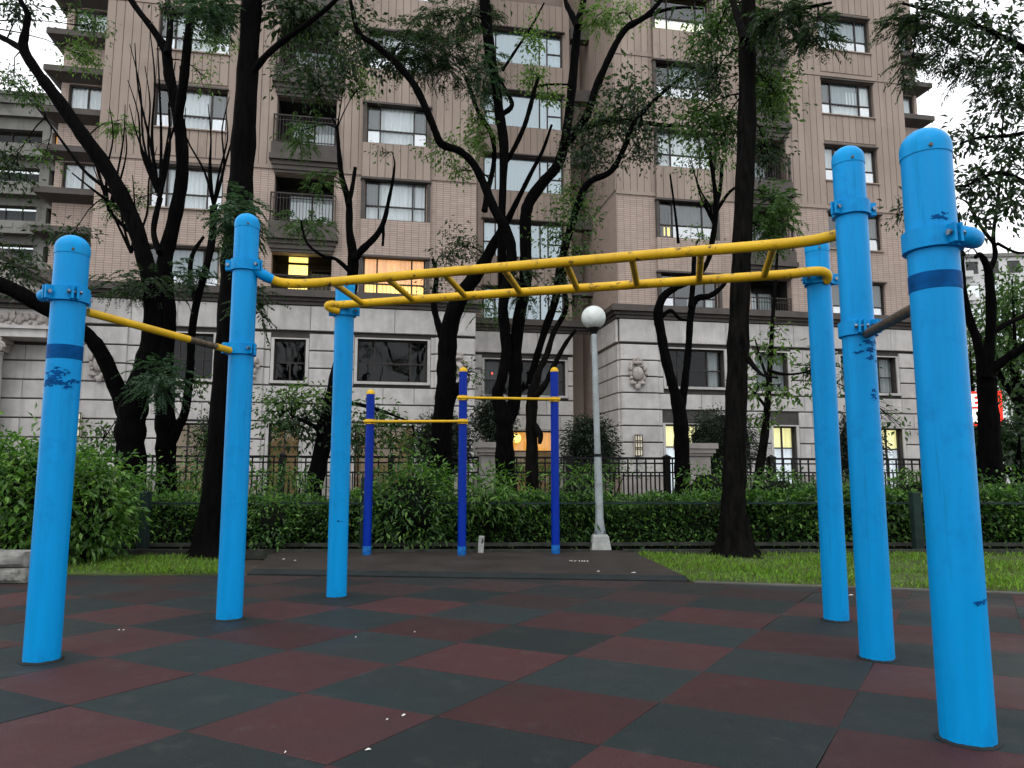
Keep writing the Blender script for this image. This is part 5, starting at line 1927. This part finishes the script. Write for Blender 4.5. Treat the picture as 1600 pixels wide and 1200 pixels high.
tree('many_limbed_tree', 'big many-limbed black tree spreading over the middle of the picture', 13.6, [
    ([(790, 800, 34), (789, 740, 31), (788, 690, 30), (787, 655, 28), (777, 618, 20), (783, 595, 17), (790, 555, 16), (788, 515, 16), (786, 475, 17), (799, 410, 18), (793, 365, 17), (774, 330, 15), (757, 290, 14), (741, 258, 13), (720, 237, 12), (690, 225, 13), (680, 205, 12), (672, 185, 12), (648, 134, 12), (618, 98, 11), (588, 71, 10), (560, 50, 9), (547, 0, 7), (530, -60, 5)], -1.2),
    ([(790, 660, 24), (802, 635, 22), (805, 590, 22), (806, 540, 20), (812, 490, 20), (821, 440, 21), (821, 387, 20), (821, 340, 19), (828, 314, 19), (848, 286, 18), (870, 260, 17), (882, 225, 16), (890, 168, 15), (896, 110, 15), (903, 38, 13), (912, 0, 10), (920, -80, 8)], .5),
    ([(796, 560, 12), (786, 470, 14), (784, 408, 14), (784, 340, 13), (786, 280, 13), (787, 225, 16), (779, 169, 16), (775, 131, 15), (765, 78, 18), (757, 0, 18), (750, -90, 14)], -.3),
    ([(902, 42, 11), (893, 22, 10), (884, 2, 8), (880, -40, 6)], .5),
    ([(878, 232, 14), (900, 205, 15), (917, 180, 13), (933, 133, 13), (960, 73, 11), (980, 43, 11), (1007, 27, 9), (1033, 0, 7), (1060, -40, 5)], -.6),
    ([(985, 42, 8), (1020, 22, 6), (1060, 12, 5), (1100, 14, 3)], -.2),
    ([(826, 600, 10), (850, 520, 12), (868, 467, 13), (876, 413, 13), (889, 365, 12), (907, 307, 12), (923, 283, 11), (955, 267, 10), (977, 227, 9), (990, 193, 8), (1033, 147, 6), (1087, 103, 4)], -.9),
    ([(757, 330, 11), (762, 300, 9), (772, 250, 8), (768, 210, 8), (745, 170, 7), (735, 140, 6), (727, 122, 5)], .4),
    ([(782, 180, 9), (800, 165, 8), (790, 140, 5), (778, 120, 5)], .2),
    ([(785, 110, 5), (805, 80, 5), (830, 42, 4), (850, 5, 3)], .2),
    ([(786, 260, 8), (801, 236, 8), (818, 200, 8), (828, 168, 8), (836, 137, 7), (842, 120, 3)], -.4),
    ([(838, 135, 5), (860, 132, 4), (888, 132, 3)], 0),
    ([(905, 205, 9), (945, 190, 10), (990, 190, 9), (1040, 196, 6), (1085, 198, 3)], -.4),
], [
    ('f', D, 650, 72, 72, 42, 110, -.6), ('f', D, 700, 95, 46, 40, 60, -.4), ('f', FE, 758, 110, 26, 60, 70, -.2), ('f', D, 740, 25, 40, 30, 50), ('o', D, 560, 60, 40, 60, 200, -.5), ('o', D, 600, 95, 40, 30, 140, -.5),
    ('s', LI, 700, 235, 56, 22, 170, -.2), ('s', LI, 716, 268, 18, 22, 80), ('s', LI, 745, 190, 26, 34, 130, .2), ('f', LI, 752, 212, 20, 16, 16), ('s', LI, 832, 62, 20, 36, 130), ('s', LI, 832, 118, 18, 26, 150), ('s', LI, 856, 152, 20, 14, 90),
    ('o', D, 985, 160, 56, 60, 330, -.5), ('s', D, 1000, 190, 74, 26, 330, -.5), ('s', D, 915, 238, 40, 46, 330, -.3), ('s', D, 1000, 235, 44, 40, 220, -.5), ('s', LI, 945, 185, 34, 20, 130, .1), ('s', D, 920, 215, 26, 60, 160, -.2),
    ('s', MI, 905, 330, 44, 50, 260, -.3), ('s', LI, 890, 300, 26, 24, 90), ('s', MI, 875, 370, 36, 40, 150, -.4), ('s', MI, 910, 400, 30, 22, 90, -.4), ('s', LI, 975, 20, 50, 24, 180), ('f', LI, 935, 25, 24, 24, 24, .3),
    ('s', D, 1060, 130, 50, 40, 170, -.8), ('b', D, 760, -160, 240, 90, 900), ('f', D, 690, 30, 50, 30, 40, -.4), ('s', D, 870, 455, 34, 36, 90, -.4), ('f', D, 815, 440, 22, 50, 26, -.3),
])
tree('twin_stem_tree', 'thin twin-stemmed black tree right behind the pale globe lamp', 13.2, [
    ([(832, 795, 24), (831, 740, 21), (831, 700, 19), (830, 650, 18), (833, 614, 18), (842, 580, 11), (854, 555, 10), (865, 520, 9), (885, 480, 8), (880, 440, 6), (890, 415, 4)], .4),
    ([(835, 620, 12), (852, 600, 10), (870, 562, 8), (885, 535, 7), (900, 515, 5)], -.3),
    ([(835, 665, 12), (844, 680, 10), (843, 693, 6)], -.1),
], [('s', D, 880, 440, 26, 30, 60), ('s', MI, 900, 480, 20, 20, 30)], bark_m='bark_brown')
tree('y_shaped_tree', 'Y-shaped black tree beside the stone pillar behind the lamp pole', 14.4, [
    ([(1066, 800, 27), (1066, 740, 25), (1065, 690, 24), (1062, 645, 22), (1052, 605, 16), (1040, 560, 16), (1032, 515, 15), (1028, 490, 15), (1036, 464, 13), (1058, 448, 11), (1085, 436, 9), (1105, 410, 8), (1113, 377, 9), (1119, 317, 8), (1108, 233, 5)], -.3),
    ([(1064, 640, 15), (1070, 600, 12), (1076, 540, 11), (1079, 495, 11), (1087, 468, 11), (1110, 462, 9), (1128, 448, 7), (1140, 430, 5)], .3),
    ([(1079, 480, 9), (1083, 440, 8), (1085, 390, 7)], .2),
    ([(1120, 320, 7), (1126, 290, 6), (1128, 252, 6)], .2),
    ([(1120, 330, 6), (1140, 300, 5), (1165, 285, 4)], -.3),
    ([(1060, 380, 5), (1056, 340, 4), (1047, 272, 3)], 0),
    ([(1030, 500, 7), (1047, 485, 6), (1062, 498, 5), (1075, 500, 3)], -.2),
], [('s', MI, 1100, 250, 60, 34, 200, .2), ('s', LI, 1110, 300, 30, 22, 40), ('s', LI, 1090, 370, 30, 20, 36)], shoot=[(1115, 350, 4, 130, 4, 40)])
tree('thick_trunk_tree', 'thick brown trunk rising from the grass right of the globe lamp', 9.45, [
    ([(1150, 885, 54), (1146, 840, 45), (1146, 790, 39), (1148, 740, 36), (1150, 650, 34), (1153, 560, 33), (1157, 450, 32), (1162, 330, 31), (1167, 200, 30), (1168, 70, 27), (1170, 0, 24), (1174, -130, 23), (1180, -330, 16)], .6),
    ([(1180, 40, 12), (1198, 34, 9), (1225, 22, 8), (1260, 12, 6), (1300, 4, 4)], -.5),
    ([(1163, 62, 15), (1155, 35, 12), (1145, 0, 11), (1128, -60, 8)], .5),
    ([(1168, 560, 10), (1190, 585, 5), (1215, 590, 3)], -.3),
    ([(1172, -60, 15), (1240, -150, 10), (1330, -220, 7)], -.6),
], [
    ('s', MI, 1205, 150, 28, 66, 420, 1.2), ('s', LI, 1215, 150, 18, 50, 130, 1.0), ('s', MI, 1115, 60, 50, 50, 420, 1.4), ('s', MI, 1130, 200, 44, 46, 420, 1.3), ('s', D, 1110, 120, 44, 44, 280, 1.2), ('s', MI, 1085, 190, 40, 40, 260, 1.4),
    ('s', D, 1200, 240, 30, 34, 160, 1.4), ('f', MI, 1212, 320, 34, 36, 40, .6), ('f', D, 1220, 25, 44, 28, 60, -.2), ('f', D, 1275, 48, 26, 26, 22, -.4), ('s', D, 1195, 80, 30, 44, 180, .8), ('b', D, 1200, -170, 200, 90, 900), ('s', MI, 1150, 20, 60, 40, 300, 1.2),
    ('f', MI, 1205, 360, 24, 26, 18, .6),
], bark_m='bark_brown', root=.19)
tree('sapling', 'thin sapling with sparse pale leaves right of the thick trunk', 12.6, [
    ([(1180, 800, 16), (1186, 740, 15), (1195, 680, 13), (1200, 620, 10), (1204, 560, 8), (1208, 490, 6), (1213, 420, 5), (1217, 360, 4), (1222, 310, 2)], .3),
    ([(1200, 640, 6), (1180, 615, 4), (1165, 600, 3)], .1), ([(1203, 580, 6), (1230, 585, 4), (1258, 582, 3)], -.2), ([(1202, 600, 5), (1188, 560, 4), (1180, 530, 2)], .1),
], [('o', LI, 1205, 555, 34, 30, 60), ('o', LI, 1188, 605, 26, 24, 50), ('o', LI, 1225, 615, 24, 14, 30), ('o', LI, 1188, 655, 18, 26, 34), ('o', MI, 1265, 585, 26, 40, 60, .3), ('s', LI, 1215, 520, 20, 14, 20), ('o', MI, 1330, 580, 26, 50, 60, 1), ('o', MI, 1405, 660, 12, 30, 20, 1)], bark_m='bark_brown')
tree('spreading_tree', 'knotty spreading black tree in front of the red sign at the right', 13.0, [
    ([(1548, 800, 38), (1547, 730, 33), (1545, 660, 30), (1542, 610, 28), (1541, 585, 28), (1530, 545, 14), (1514, 495, 12), (1505, 450, 10), (1502, 400, 8), (1496, 340, 6), (1480, 300, 4)], .4),
    ([(1542, 590, 20), (1546, 540, 16), (1549, 490, 15), (1546, 440, 14), (1543, 418, 12), (1532, 398, 8), (1524, 402, 6)], -.3),
    ([(1545, 425, 9), (1555, 400, 8), (1552, 370, 6), (1558, 320, 5), (1565, 260, 3)], .3),
    ([(1548, 580, 16), (1572, 560, 14), (1600, 543, 13), (1640, 520, 12), (1700, 470, 8)], -.5),
    ([(1549, 520, 10), (1575, 505, 8), (1605, 490, 7), (1650, 450, 5)], .3),
    ([(1556, 385, 6), (1530, 350, 5), (1515, 320, 4), (1500, 310, 2)], -.2), ([(1558, 380, 5), (1590, 395, 4), (1620, 390, 3)], .2),
], [('s', MI, 1575, 470, 30, 30, 90, .6), ('s', D, 1500, 400, 10, 40, 20)], bark_m='bark')
tree('overhanging_tree', 'tree outside the right edge whose dark sprays overhang the top right corner', 10.5, [
    ([(1800, 860, 60), (1790, 700, 54), (1780, 500, 50), (1770, 300, 46), (1755, 150, 40), (1740, 0, 34), (1730, -200, 24)], .3),
    ([(1765, 220, 26), (1690, 150, 18), (1620, 90, 13), (1550, 50, 9), (1480, 25, 7), (1410, 5, 4)], -1.0),
    ([(1690, 155, 12), (1640, 190, 9), (1590, 210, 7), (1530, 215, 5), (1500, 225, 3)], -.6),
    ([(1775, 420, 20), (1680, 330, 12), (1610, 290, 9), (1560, 270, 7), (1510, 290, 4)], -.6),
    ([(1740, 60, 18), (1640, -10, 12), (1560, -40, 8), (1450, -60, 6)], .6),
], [
    ('f', D, 1440, 30, 60, 36, 61, -.8), ('f', D, 1425, 95, 20, 30, 17, -.8), ('o', D, 1520, 35, 60, 40, 156, -.6), ('f', D, 1540, 110, 44, 36, 40, -.5), ('o', D, 1575, 60, 40, 40, 108, -.5), ('o', D, 1570, 165, 40, 36, 102, -.5),
    ('o', D, 1515, 215, 40, 28, 81, -.4), ('o', D, 1580, 240, 34, 34, 102, -.4), ('o', D, 1530, 285, 44, 36, 176, -.4), ('o', D, 1580, 320, 34, 30, 102, -.4), ('o', D, 1510, 340, 20, 20, 27, -.4), ('f', D, 1600, 130, 30, 50, 27, -.4), ('s', D, 1402, 335, 10, 34, 40, 0),
    ('f', D, 1490, 80, 30, 30, 27, -.6), ('b', D, 1650, -150, 220, 90, 700), ('o', D, 1650, 200, 60, 200, 340, 0),
])
# foliage masses beyond the right-hand end
def bigtree(name, label, Y, tx, crown, mname, group):
    b = at(tx, 760, Y)
    t = empty(name, (b.x, Y, 0))
    tag(t, label, 'tree', group)
    mb = MB()
    c0 = at(tx, crown[0][1], Y)
    mb.tube([(0, 0, -.05), (.1, 0, c0.z * .5), (0, .2, c0.z)], [.2, .15, .06], 8)
    for k in range(6):
        a = k * 1.05
        mb.tube([(.05, .1, c0.z * .5), (math.cos(a) * 1.0, math.sin(a) * 1.0, c0.z * .8), (math.cos(a) * 1.6, math.sin(a) * 1.6, c0.z * 1.05)], [.09, .06, .02], 6)
    mb.build('trunk', M['bark'], t, True)
    bag = LeafBag()
    for (x, y, rx, ry, n) in crown:
        c = at(x, y, Y)
        bag.spray((c.x - b.x, 0, c.z), (pxw(rx, Y), pxw(rx, Y), pxw(ry, Y)), n, length=.24)
    bag.build('crown', M[mname], t)
G2 = 'leafy trees beyond the right end'
bigtree('background_tree', 'bushy green tree filling the right edge behind the spreading tree', 24, 1600, [(1585, 470, 60, 60, 1100), (1600, 560, 70, 60, 1100), (1560, 520, 30, 50, 500)], 'leaf_mid', G2)
bigtree('background_tree', 'dark green tree behind the red sign at the right', 36, 1530, [(1530, 540, 40, 60, 900), (1560, 590, 60, 40, 900), (1515, 580, 20, 60, 400), (1600, 640, 60, 60, 900)], 'leaf_mid', G2)
bigtree('background_tree', 'dark shrubby tree low at the right edge under the red sign', 21, 1590, [(1590, 690, 50, 40, 900), (1560, 700, 36, 46, 700), (1640, 640, 60, 90, 700)], 'leaf_dark', G2)

# ================================================================== HEDGE, SHRUBS, TOPIARY
def core_box(mb, x0, x1, y0, y1, z0, z1):
    """lumpy dark inner mass of a hedge"""
    nx = max(2, int((x1 - x0) / .25))
    g = np.random.default_rng(int(abs(x0) * 100) + 5)
    prof = [(y0, z0), (y0, z0 + (z1 - z0) * .6), (y0 + .08, z1), (y1 - .08, z1), (y1, z0 + (z1 - z0) * .6), (y1, z0)]
    base = len(mb.v)
    for i in range(nx + 1):
        for (y, z) in prof:
            mb.v.append((x0 + (x1 - x0) * i / nx, y + g.normal() * .03, z + (g.normal() * .03 if z > z0 else 0)))
    k = len(prof)
    for i in range(nx):
        for q in range(k - 1):
            a = base + i * k + q
            mb.f.append((a, a + k, a + k + 1, a + 1))
    mb.f.append(tuple(base + q for q in range(k)))
    mb.f.append(tuple(base + nx * k + q for q in reversed(range(k))))
def hedge(name, label, x0, x1, Y, depth, z1, n, mname='leaf_hedge', length=.06, tops=300):
    h = empty(name, ((x0 + x1) / 2, Y, 0))
    tag(h, label, 'hedge', 'clipped hedges along the bed')
    ox = (x0 + x1) / 2
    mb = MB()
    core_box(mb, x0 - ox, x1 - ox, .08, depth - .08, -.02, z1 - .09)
    mb.build('stems', M['leaf_core'], h)  # solid hedge core, the shade inside put into its colour
    u = rng.random((n, 3))
    face = rng.random(n)
    P = np.empty((n, 3))
    P[:, 0] = x0 - ox + u[:, 0] * (x1 - x0)
    fr = face < .62
    P[:, 1] = np.where(fr, rng.normal(0.03, .05, n), u[:, 1] * depth)
    zz = z1 * (1 - (1 - u[:, 2]) ** 1.3 * .93)
    P[:, 2] = np.where(fr, zz, z1 + rng.normal(-.03, .035, n))
    bumps = .05 * np.sin(P[:, 0] * 2.7) + .04 * np.sin(P[:, 0] * 6.1 + 1) + .03 * np.sin(P[:, 0] * 11.3 + 2)
    P[:, 2] += bumps * (P[:, 2] / z1)
    P[:, 1] += np.where(fr, .05 * np.sin(P[:, 0] * 4.3 + P[:, 2] * 7), 0)
    d = rng.normal(size=(n, 3)) * .6
    d[:, 1] += np.where(fr, -.7, 0)
    d[:, 2] += np.where(fr, .1, .8)
    L = length * rng.uniform(.6, 1.4, n)
    bag = LeafBag()
    bag.add(*leaves(P, d, L, L * .5))
    # longer young shoots on top
    q = rng.random((tops, 2))
    P2 = np.column_stack([x0 - ox + q[:, 0] * (x1 - x0), q[:, 1] * depth, np.full(tops, z1 - .02)])
    for p in P2:
        hh = rng.uniform(.01, .07)
        k = 5
        pts = np.tile(p, (k, 1))
        pts[:, 2] += np.linspace(0, hh, k)
        dd = rng.normal(size=(k, 3)) * .8
        dd[:, 2] += .9
        bag.add(*leaves(pts, dd, length * rng.uniform(.7, 1.3, k), length * .45))
    bag.build('foliage', M[mname], h)
    return h
hedge('clipped_hedge', 'long clipped green hedge behind the pull-up bars', -3.35, 3.05, 10.15, .95, .68, 15000)
hedge('clipped_hedge', 'loose taller hedge behind the right grass plot', 3.1, 9.5, 10.2, 1.3, .74, 13000, 'leaf_hedge', .075)
hedge('clipped_hedge', 'dark hedge stretch behind the left green post', -8.2, -3.4, 10.25, 1.0, .66, 9000)

def shrub(name, label, c, r, n, mname, length, width=.42, hollow=.55, core=True, group='shrubs in the hedge bed', droop=.35, cat='shrub', stems=5, core_k=.64, loose=.22):
    s = empty(name, (c[0], c[1], 0))
    tag(s, label, cat, group)
    z = c[2]
    mb = MB()
    for k in range(stems):
        a = k * 2.4 + c[0]
        q = (r[0] * .55 * math.cos(a), r[1] * .55 * math.sin(a))
        mb.tube([(q[0] * .1, q[1] * .1, -.03), (q[0] * .5, q[1] * .5, z * .6), (q[0], q[1], z + r[2] * .4)], [.022, .016, .006], 6)
    mb.build('stems', M['bark_brown'], s, True)
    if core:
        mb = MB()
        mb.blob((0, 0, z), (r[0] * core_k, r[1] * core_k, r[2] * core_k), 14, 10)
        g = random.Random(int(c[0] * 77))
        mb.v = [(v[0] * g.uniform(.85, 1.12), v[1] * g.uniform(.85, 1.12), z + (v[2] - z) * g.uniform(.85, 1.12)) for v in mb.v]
        mb.build('inner_twigs', M['leaf_core'], s, True)  # solid blob coloured as the shade inside the shrub
    bag = LeafBag()
    bag.spray((0, 0, z), r, n, length, width, droop, hollow, 7, loose)
    bag.build('foliage', M[mname], s)
    return s
def sh(px, py, Y, rx, ry, *a, **k):
    c = at(px, py, Y)
    return shrub(a[0], a[1], (c.x, Y, c.z), (pxw(rx, Y), pxw(rx, Y) * .8, pxw(ry, Y)), *a[2:], **k)
# big bushes at the left
sh(30, 770, 8.2, 62, 80, 'bush', 'large glossy green bush at the left edge behind the near blue post', 3600, 'leaf_bush', .10)
sh(140, 800, 8.7, 54, 78, 'bush', 'drooping glossy bush just right of the near left blue post', 3000, 'leaf_bush', .095, droop=.7)
sh(110, 745, 9.3, 60, 40, 'bush', 'pale-tipped bush top behind the left pair of bushes', 1300, 'leaf_bush', .10)
sh(-80, 770, 8.6, 70, 90, 'bush', 'bush cut off by the left edge of the picture', 1800, 'leaf_bush', .10)
# shrubs in the bed
sh(640, 790, 9.95, 66, 64, 'shrub', 'bushy long-leaved shrub between the left and middle pull-up posts', 2600, 'leaf_hedge', .095, .34)
sh(665, 752, 10.1, 40, 26, 'shrub', 'yellow-green shrub top rising behind the middle pull-up post', 500, 'leaf_bush', .10, .32, core=False)
sh(765, 772, 10.2, 52, 36, 'shrub', 'spiky pale green shrub right of the middle pull-up post', 900, 'leaf_bush', .12, .25, core=False)
sh(903, 782, 10.5, 36, 42, 'shrub', 'drooping long-leaved shrub between the right pull-up post and the lamp', 1000, 'leaf_hedge', .13, .22, droop=.9)
sh(965, 790, 10.6, 22, 16, 'shrub', 'small shrub tuft right of the lamp pole', 160, 'leaf_hedge', .11, .25, core=False)
sh(425, 812, 9.7, 32, 40, 'shrub', 'trailing shrub right of the second blue post', 700, 'leaf_hedge', .075)
sh(335, 755, 12.2, 60, 40, 'shrub', 'loose green shrub behind the straight black trunk', 1100, 'leaf_hedge', .09, core=False)
sh(450, 760, 12.4, 50, 36, 'shrub', 'dark shrub in front of the iron railing behind the back left blue post', 900, 'leaf_hedge', .08, core=False)
sh(230, 765, 12.0, 40, 40, 'shrub', 'green shrub between the two left tree trunks', 700, 'leaf_hedge', .09, core=False)
sh(1105, 765, 12.6, 40, 36, 'shrub', 'pale leafy shrub at the foot of the stone pillar', 800, 'leaf_bush', .09)
sh(1215, 775, 10.9, 56, 36, 'shrub', 'leafy shrub right of the thick trunk above the hedge', 1100, 'leaf_hedge', .085)
sh(1330, 775, 11.2, 60, 30, 'shrub', 'leafy shrub between the two back right blue posts', 1000, 'leaf_hedge', .085)
sh(1440, 775, 11.0, 50, 34, 'shrub', 'dark shrub behind the green post at the right', 900, 'leaf_hedge', .085)
sh(1570, 790, 10.8, 60, 44, 'shrub', 'broad green shrub at the right edge behind the near blue post', 1300, 'leaf_hedge', .09)
sh(1650, 780, 10.9, 60, 50, 'shrub', 'shrub cut off by the right edge of the picture', 800, 'leaf_hedge', .09)
# dark clipped topiary behind the railing
TG = 'dark topiary behind the iron railing'
sh(690, 695, 20.5, 46, 50, 'topiary', 'dark round topiary behind the left half of the pull-up bars', 5440, 'leaf_cone', .10, group=TG, cat='topiary', core_k=.82, hollow=.82, loose=.07)
sh(772, 655, 19.2, 30, 36, 'topiary', 'dark bush perched above the stone pillar', 2550, 'leaf_cone', .10, group=TG, cat='topiary', core_k=.82, hollow=.82, loose=.07)
sh(922, 705, 21.5, 40, 54, 'topiary', 'dark square-cut topiary behind the globe lamp', 5780, 'leaf_cone', .10, group=TG, cat='topiary', core_k=.82, hollow=.82, loose=.07)
sh(1128, 695, 20.5, 54, 54, 'topiary', 'dark cone-like topiary behind the thick brown trunk', 6120, 'leaf_cone', .12, .25, group=TG, cat='topiary', core_k=.82, hollow=.82, loose=.07)
sh(1340, 700, 21.0, 36, 56, 'topiary', 'dark topiary between the back right blue posts', 4420, 'leaf_cone', .10, group=TG, cat='topiary', core_k=.82, hollow=.82, loose=.07)
sh(345, 690, 20.0, 30, 46, 'topiary', 'dark topiary behind the straight black trunk', 2720, 'leaf_cone', .10, group=TG, cat='topiary', core_k=.82, hollow=.82, loose=.07)
# bright strip of lawn edge shrubs seen through the railing
sh(830, 733, 20.0, 60, 10, 'low_shrub', 'bright green low planting lit through the railing by the amber door', 700, 'leaf_bush', .09, core=False, cat='shrub')
sh(950, 733, 20.2, 60, 10, 'low_shrub', 'bright green low planting behind the railing at the lamp pole', 700, 'leaf_bush', .09, core=False, cat='shrub')
